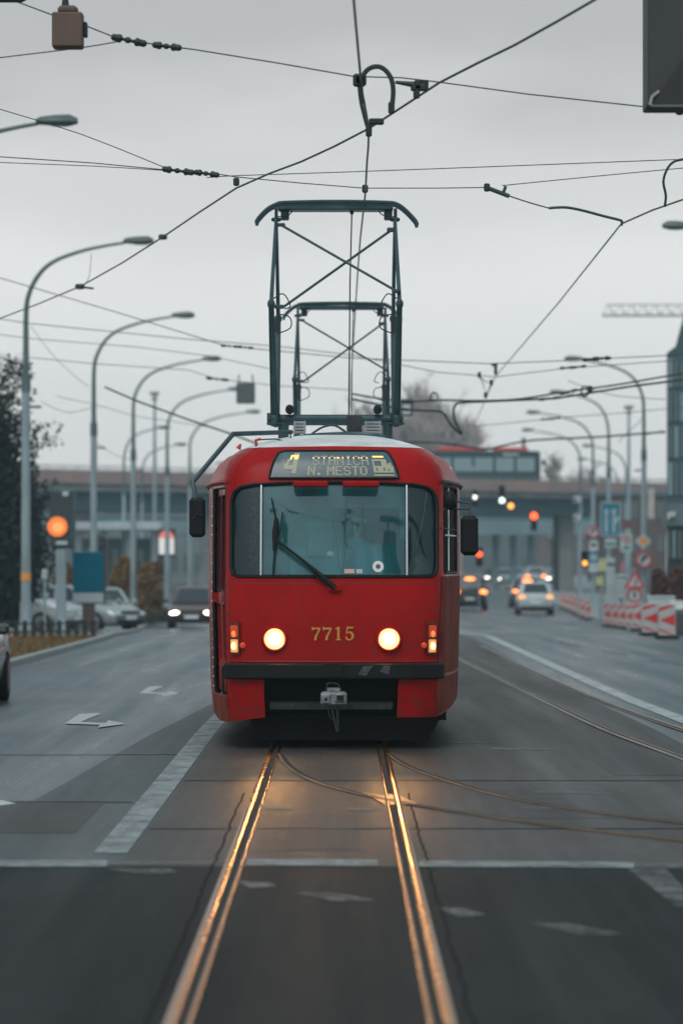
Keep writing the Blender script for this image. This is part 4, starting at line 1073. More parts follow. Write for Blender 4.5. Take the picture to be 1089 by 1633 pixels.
wire('middle span wire entering at left and ending in a bracket at right', PY([(-40, 247), (0, 250), (150, 260), (265, 271), (345, 277), (375, 282), (480, 292), (580, 300), (700, 300), (775, 299)], YB), .0055,
     ins=[(P(265, 270, YB), P(305, 275, YB), 1.3), (P(315, 275, YB), P(345, 279, YB), 1.2)], sm=1, extra=clampx([(377, 290), (582, 301), (776, 299)], YB))
wire('twin lower strand beside the middle span wire at left', PY([(-40, 256), (0, 259), (150, 265), (265, 272)], YB), .0045)
wire('thin wire rising gently right from the middle insulators to the right edge', PY([(330, 283), (380, 280), (560, 274), (830, 264), (1089, 254), (1130, 253)], YB), .005)
wire('thin wire rising from the bracket to the right edge', PY([(800, 296), (950, 281), (1089, 268), (1130, 265)], YB), .005)
def arm_extra(root, o):
    mb = MB(); mb.tube([P(775, 299, YB) - o, P(812, 313, YB) - o], .022, 8); mb.tube([P(802, 308, YB) - o, P(806, 297, YB) - o], .016, 6); mb.build('bracket', M_TEAL, root)
    mb = MB(); mb.tube(smooth_pts([P(a, b, YB) - o for a, b in ((875, 332), (885, 331), (905, 331), (930, 336), (960, 344), (984, 350), (991, 353), (990, 360))], 4), .014, 7); mb.build('registration_arm', M_TEAL, root)
wire('registration arm hanging from the bracket to the right contact wire', PY([(810, 312), (840, 322), (875, 332)], YB), .007, extra=arm_extra)
wire('curved jumper cable dropping at the right edge', PY([(1120, 252), (1089, 254), (1072, 259), (1062, 272), (1057, 290), (1061, 312), (1059, 330)], YB), .014, m=M_CABLE)
def loop_extra(root, o):
    MB().bbox(P(573, 128, YA) - o, (.10, .06, .10), .015).build('clamp', M_CABLE, root)
    mb = MB(); mb.tube([P(630, 131, YA) - o, P(676, 137, YA) - o], [.012, .03], 8); mb.bbox(P(668, 140, YA) - o, (.13, .06, .05), .01); mb.bbox(P(664, 148, YA) - o, (.05, .05, .09), .01); mb.build('clamp', M_CABLE, root)
    MB().bbox(P(624, 172, YA) - o, (.05, .05, .09), .01).build('clamp', M_CABLE, root); MB().bbox(P(600, 194, YA + .9) - o, (.12, .06, .05), .01).build('clamp', M_CABLE, root); MB().bbox(P(588, 208, YA + 1) - o, (.05, .05, .1), .01).build('clamp', M_CABLE, root)
    mb = MB(); mb.tube([P(677, 128, YA) - o, P(677, 142, YA) - o], .03, 8); mb.build('insulator', M_CABLE, root)
wire('hoop shaped jumper cable joining the crossing contact wires near the top', PY([(579, 165), (575, 145), (577, 126), (585, 112), (599, 106), (612, 110), (623, 124), (627, 146), (624, 176)], YA), .019, m=M_CABLE, extra=loop_extra)
wire('suspension clamp strands at the centre wire crossing', PY([(572, 130), (575, 160), (582, 190), (588, 210)], YA), .014, m=M_CABLE)
wire('small feeder clamp set on the diagonal wire at left with a hanging bar', PY([(146, 405), (143, 440), (134, 455)], 60), .004, extra=lambda root, o: (MB().bbox(P(128, 457, 60) - o, (.14, .08, .08), .02).build('clamp', M_CABLE, root), MB().tube([P(132, 458, 60) - o, P(150, 460, 60) - o], .018, 6).build('bar', M_CABLE, root), MB().bbox(P(260, 378, 60) - o, (.13, .08, .08), .02).build('clamp', M_CABLE, root)))
def ins2(px0, py0, px1, py1, Y, s=1.4): return (P(px0, py0, Y), P(px1, py1, Y), s * .75)
wire('far span wire from the left edge with insulators above the gap between lamps', PY([(-30, 432), (0, 443), (180, 496), (355, 550), (405, 556), (560, 571), (780, 580), (905, 575)], 72), .009, ins=[ins2(355, 551, 380, 553, 72), ins2(382, 553, 402, 555, 72)], sm=1)
wire('far span wire at right passing the tall lamp head', PY([(905, 574), (960, 572), (1061, 567), (1120, 564)], 72), .009, ins=[ins2(932, 574, 950, 572, 72, 2), ins2(950, 572, 970, 571, 72, 2)], sm=1)
wire('second far span wire crossing behind the pantograph', PY([(-30, 504), (50, 516), (300, 541), (440, 552), (560, 566), (700, 594), (790, 601), (905, 587), (1061, 576), (1120, 572)], 78), .009, ins=[ins2(895, 587, 912, 586, 78, 1.6), ins2(914, 586, 932, 584, 78, 1.6)], sm=1)
wire('faint far wire below, meeting the left lamp poles', PY([(-30, 530), (60, 541), (215, 553), (330, 567), (440, 590)], 84), .008, sm=1)
wire('faint low wire behind the left lamp arms with an insulator', PY([(45, 570), (150, 580), (300, 590), (345, 604), (440, 615), (560, 622)], 90), .009, ins=[ins2(332, 603, 362, 606, 90, 2)], sm=1)
wire('thick feeder cable slanting behind the left lamp poles toward the tram roof', PY([(167, 617), (220, 640), (300, 669), (363, 690), (470, 730)], 85), .022, sm=1, m=M_CABLE)
wire('drooping wire between the two nearest left lamp poles', PY([(66, 640), (90, 652), (115, 658), (146, 650)], 96), .008)
wire('loose wire sagging down from the first left lamp pole', PY([(50, 520), (68, 545), (90, 572), (120, 600), (142, 617)], 96), .007)
wire('low faint wire linking the middle left lamp poles', PY([(90, 632), (155, 646), (220, 664), (275, 672), (340, 682)], 110), .009)
wire('thin drooping wire from the second to the third left lamp', PY([(155, 706), (170, 718), (196, 730), (214, 734)], 125), .008)
wire('upper thick feeder cable at right with a coiled ring', PY([(560, 628), (640, 640), (700, 638), (772, 639), (830, 636), (900, 625), (980, 614), (1061, 600), (1120, 590)], 76), .02, m=M_CABLE,
     extra=lambda root, o: (MB().tube([P(932 + 6 * cos(t * .35), 624 + 8 * sin(t * .35), 75.8) - o for t in range(19)], .016, 6).build('coil', M_CABLE, root), MB().tube([P(692 + 6 * cos(t * .35), 633 + 7 * sin(t * .35), 75.8) - o for t in range(19)], .012, 6).build('coil', M_CABLE, root), MB().bbox(P(940, 621, 75.8) - o, (.1, .06, .14), .02).build('clamp', M_CABLE, root)), ins=[ins2(895, 628, 918, 622, 75.9, 1.7)])
wire('lower thick feeder cable at right curling down into a hook', PY([(737, 692), (728, 678), (723, 660), (725, 648), (735, 642), (780, 640), (870, 636), (900, 633), (1000, 617), (1061, 609), (1120, 600)], 77), .024, m=M_CABLE, ins=[ins2(862, 637, 890, 634, 76.8, 1.7)])
wire('thick cable joining the hook from the left behind the tram pantograph', PY([(560, 636), (640, 652), (690, 655), (706, 658), (715, 672), (726, 685), (736, 693)], 77), .024, m=M_CABLE)
wire('low feeder cable spanning right over the overpass bus', PY([(640, 706), (700, 706), (770, 716), (800, 711), (850, 702), (950, 697), (1030, 691), (1060, 689)], 110), .03, m=M_CABLE, ins=[ins2(1030, 692, 1056, 688, 109.8, 1.6)])
wire('thin wire under the right lamp arms with two insulators', PY([(755, 680), (866, 669), (890, 666), (1000, 658), (1061, 652), (1120, 646)], 100), .010, ins=[ins2(864, 669, 876, 668, 99.8, 1.6), ins2(880, 668, 892, 666, 99.8, 1.6)], sm=1)
wire('thin wire falling right from the ring to the glass building', PY([(905, 607), (975, 630), (1061, 637)], 95), .009)
wire('short low wire linking cable and the tall right lamp pole', PY([(985, 705), (1000, 690), (1020, 672), (1026, 660)], 130), .012)
def vee(root, o):
    q = lambda a, b: P(a, b, 77.4) - o
    MB().bbox(q(788, 582), (.12, .06, .05), .01).bbox(q(790, 590), (.06, .06, .18), .01).build('clamp', M_CABLE, root)
    for a, b in ((764, 598), (783, 610), (774, 630)): MB().bbox(q(a, b), (.065, .06, .11), .01).build('clamp', M_CABLE, root)
wire('small V hanger below the right contact wire', PY([(764, 600), (770, 612), (775, 630), (784, 608), (776, 610), (766, 602)], 77.4), .010, sm=1, extra=vee)
# hanging things
Y = 120; r_ = empty('hanging_board', P(392, 627, Y), 0, 'square dark grey board hung on wires above the tram mirror arm', 'board')
mb = MB(); mb.bbox((0, 0, 0), (30 * Y / F, .06, 34 * Y / F), .02); mb.build('panel', mat('board_grey', (.09, .115, .12), .6, var=.2), r_)
mb = MB(); mb.tube([(-.2, .05, .3), (-.2, .05, .55)], .02, 6); mb.tube([(.2, .05, .3), (.2, .05, .55)], .02, 6); mb.build('hanger', M_CABLE, r_)
Y = 100; r_ = empty('hanging_signal', P(648, 650, Y), 0, 'small framed signal box hung on cables right of the pantograph', 'signal')
mb = MB(); mb.bbox((0, 0, 0), (.30, .1, .42), .03); mb.build('housing', M_DARKMET, r_)
mb = MB(); mb.bbox((0, -.055, .02), (.20, .02, .12), .005); mb.bbox((.0, -.055, -.13), (.20, .02, .08), .005); mb.build('panel', M_OFFW, r_)
Y = 30.6; r_ = empty('hanging_box', P(109, 45, Y), 0, 'brown box hanging from the upper wires at top left', 'box')
mb = MB(); mb.bbox((0, 0, -.02), (49 * Y / F, .2, 56 * Y / F), .012); mb.bbox((0, 0, .135), (.15, .14, .06), .02); mb.build('housing', mat('box_brown', (.115, .075, .06), .7, var=.2), r_)
mb = MB(); mb.bbox((.13, .02, -.01), (.03, .12, .11), .008); mb.tube([(-.02, 0, .16), (-.02, 0, .24), (-.03, 0, .34)], [.03, .02, .03], 8); mb.build('clamp', M_CABLE, r_)
r_ = empty('hanging_bracket', P(10, 0, 31), 0, 'dark bracket tip poking in at the top left corner', 'bracket')
mb = MB(); mb.tube([(-.4, 0, .03), (.12, 0, .015), (.2, 0, .03)], [.05, .035, .01], 8); mb.build('arm', M_CABLE, r_)
Y = 29.0; x0 = X(1033, Y); zb = Z(167, Y)
r_ = empty('overhead_sign_box', (x0, Y, zb), 0, 'big dark sign box cut off at the top right corner', 'sign')
mb = MB(); mb.bbox((.55, .3, .65), (1.1, .5, 1.3), .01); mb.build('housing', mat('sign_back', (.035, .04, .043), .6, var=.15, vscale=2), r_)
mb = MB(); mb.cyl((.3, .3, 1.28), (.3, .3, 1.75), .05); mb.cyl((.85, .3, 1.28), (.85, .3, 1.75), .05); mb.cyl((-.2, .3, 1.75), (7.5, .3, 1.75), .09); mb.cyl((7.5, .3, 1.75), (7.5, .3, -zb), .13); mb.build('support_beam', M_POLED, r_)
mb = MB(); mb.prism([(.03, .005), (1.08, .005), (1.08, 1.0), (.3, .40)], (0, .045, 0), (1, 0, 0), (0, 0, 1), (0, -.02, 0)); mb.build('shadow_wedge', mat('sign_back_shaded', (.016, .018, .02), .5), r_)  # wedge of shadow on the box, built as a darker plate
mb = MB(); mb.tube([(.015, .03, 0), (.03, .03, .06), (.08, .03, .10)], .012, 6); mb.tube([(.02, .04, .0), (1.08, .04, .0)], .012, 6); mb.build('edge_trim', mat('edge_pale', (.3, .31, .31), .6), r_)

# ------------------------------------------------------------------ cars
def car_body(L, W, H, style, paint):
    mb = MB(); w_ = W / 2
    belt = H * .63; zb = .20
    st = [(-L / 2, .55, .80, .80), (-L / 2 + .06, .34, belt * .97 if style != 'sedan' else belt * .95, .90), (-L / 2 + .35, zb, belt * 1.03, .98), (-L * .22, zb, belt * 1.02, 1.0), (0, zb, belt, 1.0), (L * .17, zb, belt * .98, 1.0),
          (L * .25, zb, belt * .93, .99), (L * .40, zb + .02, belt * .82, .96), (L / 2 - .08, .26, belt * .70, .88), (L / 2, .42, belt * .58, .78)]
    rg = []
    for y, z0, z1, k in st:
        ww = w_ * k; zm = (z0 + z1) / 2
        half = [(ww * .55, z0), (ww * .86, z0 + .015), (ww * .96, z0 + .10), (ww, zm), (ww * .985, z1 - .12), (ww * .93, z1 - .035), (ww * .80, z1), (ww * .4, z1 + .012)]
        rg.append([Vector((a, y, b)) for a, b in half] + [Vector((-a, y, b)) for a, b in reversed(half)])
    mb.rings(rg)
    if style == 'sedan': yb0, yb1, yt0, yt1 = -L * .38, L * .20, -L * .20, L * .05
    elif style == 'suv': yb0, yb1, yt0, yt1 = -L * .475, L * .22, -L * .39, L * .06
    else: yb0, yb1, yt0, yt1 = -L * .47, L * .21, -L * .33, L * .04
    zb_ = belt + .0; wt = w_ * .72; wb = w_ * .90
    g = MB(); rows = []
    for t in (0, .35, .7, .92, 1.0):
        k = .0 if t < .92 else (.015 if t < 1 else .10)
        z = zb_ + (H - zb_) * (t if t < 1 else 1.0); tt = t
        a = wb + (wt - wb) * tt - k; y0 = yb0 + (yt0 - yb0) * tt + k * 1.2; y1 = yb1 + (yt1 - yb1) * tt - k * 1.2; c = .14
        rows.append([Vector(q) for q in ((a - c, y0, z), (a, y0 + c, z), (a, y1 - c, z), (a - c, y1, z), (-a + c, y1, z), (-a, y1 - c, z), (-a, y0 + c, z), (-a + c, y0, z))])
    o = len(mb.v); mb.rings(rows)
    gl = {}
    def pane(pts):
        q = MB(); n = (Vector(pts[1]) - Vector(pts[0])).cross(Vector(pts[2]) - Vector(pts[0])).normalized() * .006
        q.add([Vector(p) + n for p in pts] + [Vector(p) - n for p in pts], [(0, 1, 2, 3), (7, 6, 5, 4)] + [(i, (i + 1) % 4, 4 + (i + 1) % 4, 4 + i) for i in range(4)]); return q
    def at(t, y_k, end):
        a = wb + (wt - wb) * t; y = (yb0 + (yt0 - yb0) * t) if end == 0 else (yb1 + (yt1 - yb1) * t); z = zb_ + (H - zb_) * t
        return a, y, z
    out = []
    for end, nm in ((0, 'rear_window'), (1, 'windscreen')):
        a0, y0, z0 = at(.10, 0, end); a1, y1, z1 = at(.86, 0, end); dy = -.004 if end == 0 else .004; c = .17
        out.append((nm, pane([(-a0 + c, y0 + dy, z0), (a0 - c, y0 + dy, z0), (a1 - c, y1 + dy, z1), (-a1 + c, y1 + dy, z1)])))
    for sx in (-1, 1):
        for k0, k1 in ((.06, .50), (.54, .94)):
            a0, y0r, z0 = at(.10, 0, 0); _, y0f, _ = at(.10, 0, 1); a1, y1r, z1 = at(.86, 0, 0); _, y1f, _ = at(.86, 0, 1)
            f0 = lambda k: y0r + .12 + (y0f - y0r - .24) * k; f1 = lambda k: y1r + .12 + (y1f - y1r - .24) * k
            out.append(('side_window', pane([(sx * (a0 + .003), f0(k0), z0), (sx * (a0 + .003), f0(k1), z0), (sx * (a1 + .003), f1(k1), z1), (sx * (a1 + .003), f1(k0), z1)])))
    return mb, out, belt
def make_car(name, label, loc, rz, L=4.3, W=1.78, H=1.48, paint=None, style='hatch', head=None, tail=None, brake=None, group='cars on the road', cat='car', gmat=None):
    r_ = empty(name, loc, rz, label, cat, group)
    mb, panes, belt = car_body(L, W, H, style, paint); bo = mb.build('body', paint, r_, 40)
    for nm, q in panes: q.build(nm, gmat or M_CGLASS, r_, 0)
    w_ = W / 2
    for sx in (-1, 1):
        for y in (-L * .30, L * .31):
            t = MB(); t.tube([(sx * (w_ - .20), y, .32), (sx * (w_ - .17), y, .32), (sx * (w_ + .0), y, .32), (sx * (w_ + .012), y, .32)], [.31, .325, .325, .30], 22)
            wo_ = t.build('wheel', M_TYRE, r_); q = MB(); q.cyl((sx * (w_ + .013), y, .32), (sx * (w_ + .02), y, .32), .21, .19, 18); q.build('rim', M_RIM, wo_)
        fx, yz = sx * w_ * .66, L / 2
        q = MB(); q.ell((fx, L / 2 - .09, belt * .60), (.20, .10, .085), 14, 8); q.build('headlight', head or M_LENS, r_)
        q = MB(); q.ell((sx * w_ * .74, -L / 2 + .075, belt * .86), (.20, .08, .12), 14, 8); q.build('taillight', tail or M_REDLENS, r_)
        q = MB(); q.bbox((sx * (w_ + .09), L * .17, belt + .05), (.20, .11, .14), .04); q.build('mirror', paint, r_)
    MB().bbox((0, L / 2 - .01, .45), (.52, .03, .12), .005).build('licence_plate', M_PLATE, r_); MB().bbox((0, -L / 2 + .005, .62), (.52, .03, .12), .005).build('licence_plate', M_PLATE, r_)
    q = MB(); q.bbox((0, L / 2 - .035, .62), (W * .5, .06, .10), .02); q.build('grille', M_BLACK, r_); MB().bbox((0, L / 2 - .03, .33), (W * .72, .07, .12), .03).build('front_bumper', M_BLACK, r_); MB().bbox((0, -L / 2 + .03, .34), (W * .86, .09, .16), .03).build('rear_bumper', M_BLACK, r_)
    if brake:
        q = MB(); q.ell((0, -L * (.235 if style == 'sedan' else .415), H * .92), (.28, .08, .08), 12, 6); q.build('brake_light', brake, r_)
    return r_
PAINT = lambda n, c, r=.25: mat('paint_' + n, c, r, .2, coat=.6, var=.08, vscale=2)
P_WHITE = PAINT('white', (.50, .56, .58)); P_BLACK = PAINT('black', (.016, .018, .02)); P_DARK = PAINT('dark_grey', (.018, .022, .026)); P_SILV = PAINT('silver', (.30, .35, .37)); P_TAUPE = PAINT('taupe', (.055, .062, .062)); P_MAROON = PAINT('maroon', (.075, .04, .042)); P_PALE = PAINT('pale', (.38, .45, .47))
def car_at(px, py, **k): g = G(px, py); return make_car(loc=g, **k)
Yc = 50.0
make_car('passing_car', 'grey car at the left edge, only its rear corner in view', GX(-5.22, 51.5), pi, paint=P_TAUPE, style='sedan', L=4.5, W=1.8, H=1.45, tail=mat('dim_red_lens', (.30, .03, .02), .25, emit=(1, .1, .04), estr=.12))
car_at(309, 1002, name='oncoming_car', label='oncoming car with both headlights on, left of the tram', rz=pi, paint=P_MAROON, style='suv', L=4.3, W=1.8, H=1.55, head=M_WHITEL)
car_at(747, 973, name='taxi', label='dark car with glowing red tail lights seen just right of the tram', rz=0, paint=P_DARK, style='suv', L=4.5, W=1.88, H=1.82, tail=M_ORL, brake=M_ORL)
car_at(851, 980, name='white_car', label='white hatchback driving away with amber tail lights', rz=0, paint=P_WHITE, style='hatch', L=4.1, W=1.80, H=1.62, tail=lampmat('tail_amber', (1, .42, .10), 1.3))
car_at(838, 968, name='black_car', label='black car half hidden on the left behind the white hatchback', rz=0, paint=P_BLACK, style='suv', L=4.4, W=1.82, H=1.60, tail=M_ORL, brake=M_ORL)
for px, py, lb, hd in ((805, 934, 'leftmost far car with headlights on under the overpass', M_WHITEL), (824, 932, 'far car with bright headlights second from left under the overpass', M_WHITEL), (884, 933, 'far car with headlights on, right of the white hatchback roof', M_WHITEL)):
    car_at(px, py, name='distant_car', label=lb, rz=pi, paint=P_PALE, style='hatch', head=hd, L=4.2)
car_at(852, 937, name='distant_car', label='pale far car driving away, just above the white hatchback', rz=0, paint=P_PALE, style='suv', tail=M_ORL, H=1.7)
car_at(868, 932, name='distant_car', label='far car with an amber lamp just right of the high brake light', rz=pi, paint=P_DARK, style='suv', head=M_AMBERL)
car_at(786, 931, name='distant_car', label='dark far car standing behind the dark red-lit car', rz=pi, paint=P_DARK, style='suv', head=M_WHITEL)
make_car('parked_car', 'silver car parked on the left behind the teal panel, facing right', GX(X(132, 132), 132, .03), R(180 + 52), paint=P_SILV, style='hatch', L=4.2, group='cars parked at left')
make_car('parked_car', 'white car parked at the left edge under the dark tree', GX(X(18, 128), 128, .03), R(180 + 70), paint=P_WHITE, style='suv', L=4.6, H=1.75, group='cars parked at left')
make_car('parked_car', 'pale car parked further back behind the silver one', GX(X(165, 150), 150, .03), R(180 + 20), paint=P_PALE, style='hatch', L=4.2, group='cars parked at left')

# ------------------------------------------------------------------ overpass and bus
YO = 300
ov = empty('overpass', (0, YO, 0), 0, 'grey road overpass with a pinkish edge crossing the whole background', 'overpass')
def zo(py, Y=YO): return Z(py, Y)
def slope(x): return 0.0
dk = MB(); xa, xb_ = -70, 60
def band(mb, pl, pr, y0, y1, ql, qr, xs=None):
    """beam whose top runs from pl (left) to pr (right) pixels and bottom from ql to qr"""
    x0, x1 = X(60, YO), X(1100, YO)
    def ex(l, r_, x): return Z(l + (r_ - l) * (x - x0) / (x1 - x0), YO)
    vs = []
    for x in (xa, xb_):
        for y in (y0, y1): vs += [(x, y, ex(ql, qr, x)), (x, y, ex(pl, pr, x))]
    return mb.add(vs, [(0, 1, 3, 2), (4, 6, 7, 5), (0, 4, 5, 1), (2, 3, 7, 6), (0, 2, 6, 4), (1, 5, 7, 3)])
band(MB(), 752, 774, -1, 13, 782, 798).build('deck', M_CONC, ov)
band(MB(), 748, 772, -1.3, -1.02, 770, 790).build('edge_beam', M_CONCP, ov)
band(MB(), 783, 799, .5, 12, 812, 824).build('girder', M_CONCD, ov)
rl = MB(); band(rl, 741, 766, -1.2, -1.14, 742.5, 767.5); band(rl, 745, 769, -1.2, -1.14, 746, 770)
for k in range(66):
    x = -38 + k * 1.1; b = Z(748 + (24) * (x - X(60, YO)) / (X(1100, YO) - X(60, YO)), YO); rl.box((x, -1.17, b + .15), (.05, .05, .32))
rl.build('railing', M_POLED, ov)
for px in (-60, 130, 330, 560, 700, 905, 1100):
    for dy in (2, 10):
        mb = MB(); mb.bbox((X(px, YO), dy, Z(880, YO)), (1.1, 1.0, 6.6), .1); mb.build('pier', M_CONC, ov)
o2 = empty('footbridge', (0, 345, 0), 0, 'lower teal bridge beam running below the overpass', 'bridge')
mb = MB(); mb.box((0, 0, Z(842, 345)), (150, 5, 22 * 345 / F)); mb.build('beam', M_CONCT, o2)
mb = MB(); mb.box((0, .3, Z(828, 345)), (150, 4, 10 * 345 / F)); mb.build('upper_beam', M_CONCD, o2)
for px in (120, 330, 790, 818, 846, 905, 1040):
    mb = MB(); mb.cyl((X(px, 345), 0, gz(345)), (X(px, 345), 0, Z(850, 345)), .28, n=12); mb.build('column', M_CONCT, o2)
# bus on the overpass
YBs = YO + 4; z0 = Z(782, YBs)
bus = empty('bus', (X(700, YBs), YBs, z0), 0, 'dark red-roofed bus crossing the overpass behind the tram', 'bus'); bus.scale = (1, 1, 1.08)
Lb = (862 - 690) * YBs / F * 1.25; xr_ = X(860, YBs) - X(700, YBs); xl_ = xr_ - 12.0
mb = MB(); mb.bbox(((xl_ + xr_) / 2, 0, .4 + 1.15), (12, 2.5, 2.3), .12); mb.build('body', mat('bus_dark', (.03, .06, .07), .5, spec=.2), bus)
mb = MB(); mb.bbox((xr_ - 5.9, 0, 2.82), (3.6, 2.0, .26), .06)
mb.build('roof_unit', mat('bus_red', (.62, .07, .04), .4), bus); mb = MB(); mb.bbox((xr_ - 2.2, 0, 2.82), (2.6, 2.0, .26), .06); mb.build('roof_unit', mat('bus_red', (.50, .05, .035), .4), bus)
for k in range(7):
    mb = MB(); mb.bbox((xr_ - 1.1 - k * 1.55, -1.255, 1.75), (1.35, .03, .95), .01); mb.build('window', mat('bus_window', (.24, .34, .36), .3, spec=.3), bus)
for k in range(3):
    mb = MB(); mb.bbox((xr_ - 2.6 - k * 2.4, -1.262, 1.45), (.22, .03, .3), .01); mb.build('interior_glow', mat('bus_glow', (.3, .36, .36), .5), bus)
mb = MB(); mb.bbox((xr_ - 2.2, -1.262, 2.45), (1.2, .03, .16), .01); mb.build('destination_board', M_OFFW, bus)
for k in (1.8, 8.5):
    mb = MB(); mb.cyl((xr_ - k, -1.26, .45), (xr_ - k, -1.0, .45), .45, n=18); mb.build('wheel', M_TYRE, bus)
mb = MB(); mb.bbox((xr_ + .25, -1.2, 1.9), (.3, .1, .4), .04); mb.bbox((xr_ - 1.2, -.2, 3.2), (.25, .25, .9), .05); mb.build('mirror', M_DARKMET, bus)

# ------------------------------------------------------------------ traffic lights
def signal(label, px, py, Y, m, body=(.28, .3, .8), rl=.12, dz=0.0, post=None):
    r_ = empty('traffic_light', P(px, py, Y), 0, label, 'traffic light', 'traffic lights over the road')
    mb = MB(); mb.bbox((0, .14, dz), body, .04); mb.build('housing', M_SOOT, r_)
    mb = MB(); mb.ell((0, -.02, 0), (rl, .05, rl), 14, 8); mb.build('lamp', m, r_)
    mb = MB(); mb.tube([(-rl * 1.1, -.02, .02), (-rl * .8, -.10, rl * .9), (0, -.12, rl * 1.25), (rl * .8, -.10, rl * .9), (rl * 1.1, -.02, .02)], .015, 5); mb.build('hood', M_SOOT, r_)
    if post:
        mb = MB(); mb.tube([(post[0], .3, post[1]), (post[0], .3, post[2])], .022, 8); mb.build('post', M_POLE, r_)
    return r_
YT = 190
def pz(py, Y): return gz(Y) - Z(py, Y)
signal('white lit signal just above the right tram mirror', 757, 793, YT, lampmat('w_sig', (1, .93, .82), 2.2), rl=.10, dz=-.05)
signal('dark traffic signal glowing pale green over the road', 800, 798, YT, M_GREENL, dz=.30, rl=.13)
signal('amber glowing signal beside the pale green one', 814, 807, YT, lampmat('amber_sig', (1, .42, .09), 1.8), rl=.15, dz=.05, body=(.34, .3, .5))
signal('red glowing signal with a dark box below, over the far lanes', 851, 823, YT, M_REDL, rl=.17, dz=-.28)
signal('red signal low beside the tram mirror, on a post', 764, 884, 175, M_REDL, rl=.12, dz=-.1, post=(0, pz(884, 175), -.2))
signal('small amber signal at the kerb left of the blue parking sign', 932, 898, 150, lampmat('amber_sig2', (1, .40, .06), 2.0), rl=.10, dz=.15, post=(-.22, pz(898, 150), .9), body=(.26, .25, .6))
wire('thin span wire carrying the traffic signals', PY([(690, 786), (757, 785), (800, 786), (851, 800), (905, 815)], YT), .02)

# ------------------------------------------------------------------ traffic signs at right
def sign_root(label, px, py, Y, cat='sign', name='road_sign', grp=None): return empty(name, P(px, py, Y), 0, label, cat, grp)
def flat(poly, y=0.0, d=.02): return MB().prism(poly, (0, y, 0), (1, 0, 0), (0, 0, 1), (0, d, 0))
def circ(r, n=28, c=(0, 0)): return [(c[0] + r * cos(2 * pi * i / n), c[1] + r * sin(2 * pi * i / n)) for i in range(n)]
Y = yl(627) - .35; u = Y / F
r_ = sign_root('blue lane sign with two white arrows on a lamp pole', 973, 828, Y)
flat(rrect(-16.5 * u, 16.5 * u, -27 * u, 27 * u, 3 * u)).build('panel', M_SGBLUE, r_)
bd = MB(); pb = rrect(-15.4 * u, 15.4 * u, -26 * u, 26 * u, 2.6 * u); bd.tube([(a, -.008, b) for a, b in pb + pb[:2]], .8 * u, 6, False); bd.build('border', M_OFFW, r_)
a_ = MB()
def up_arrow(mb, x, y0, y1, w_, bend=None):
    mb.prism([(x - w_, y0), (x + w_, y0), (x + w_, y1 - 7 * u), (x + w_ * 2.4, y1 - 7 * u), (x, y1), (x - w_ * 2.4, y1 - 7 * u), (x - w_, y1 - 7 * u)], (0, -.008, 0), (1, 0, 0), (0, 0, 1), (0, .006, 0))
up_arrow(a_, -7 * u, -21 * u, 18 * u, 1.6 * u); up_arrow(a_, 5.5 * u, -21 * u, 18 * u, 1.6 * u)
a_.prism([(6 * u, -9 * u), (13 * u, -1 * u), (14 * u, 5 * u), (9 * u, 2 * u), (7 * u, -3 * u)], (0, -.008, 0), (1, 0, 0), (0, 0, 1), (0, .006, 0))
for k in range(5): a_.prism([(-.8 * u, (-20 + 8 * k) * u), (.4 * u, (-20 + 8 * k) * u), (.4 * u, (-16 + 8 * k) * u), (-.8 * u, (-16 + 8 * k) * u)], (0, -.008, 0), (1, 0, 0), (0, 0, 1), (0, .006, 0))
a_.build('arrows', M_OFFW, r_)
r_ = sign_root('white plate with a green bar under the blue lane sign', 973, 866, Y)
flat(rrect(-9 * u, 9 * u, -7 * u, 7 * u, u)).build('panel', M_OFFW, r_); flat(rrect(-8 * u, 8 * u, -4 * u, 1 * u, .5 * u), -.008, .006).build('green_bar', M_SGGREEN, r_)
def ring_sign(label, px, py, Y, rpx, sym):
    u = Y / F; r_ = sign_root(label, px, py, Y); flat(circ(rpx * u)).build('panel', M_OFFW, r_)
    rb_ = MB(); rb_.tube([(rpx * .86 * u * cos(t * pi / 14), -.008, rpx * .86 * u * sin(t * pi / 14)) for t in range(30)], rpx * .13 * u, 6, False); rb_.build('red_ring', M_SGRED, r_)
    s_ = MB()
    for q in sym: s_.prism([(a * rpx * u, b * rpx * u) for a, b in q], (0, -.012, 0), (1, 0, 0), (0, 0, 1), (0, .008, 0))
    s_.build('symbol', M_SGBLK, r_); return r_, u
TURN = [[(-.30, -.45), (-.10, -.45), (-.10, .05), (.1, .2), (.1, .38), (-.12, .34), (-.30, .15)], [(.05, .02), (.52, .30), (.05, .56)], [(-.5, -.5), (-.42, -.58), (.55, .45), (.48, .52)]]
Y = yl(574) - .35
ring_sign('big round no right turn sign below the orange diamond', 1026, 892, Y, 14, TURN)
u = Y / F; r_ = sign_root('white edged orange diamond sign on the tall right lamp pole', 1025, 863, Y)
flat([(13 * u, 0), (0, 13 * u), (-13 * u, 0), (0, -13 * u)]).build('panel', M_OFFW, r_); flat([(8 * u, 0), (0, 8 * u), (-8 * u, 0), (0, -8 * u)], -.008, .006).build('orange_centre', M_SGORG, r_)
Y = yl(659) - .35; u = Y / F
ring_sign('small round no turn sign left of the blue lane sign', 945, 848, Y, 10, TURN)
r_ = sign_root('small white plate with a dark mark above the blue square', 946, 870, Y)
flat(rrect(-7 * u, 7 * u, -8 * u, 8 * u, u)).build('panel', M_OFFW, r_); flat(rrect(-4 * u, 4 * u, -2 * u, 3 * u, u), -.008, .006).build('mark', M_SGBLK, r_)
r_ = sign_root('blue square sign with a white inner mark', 946, 889, Y)
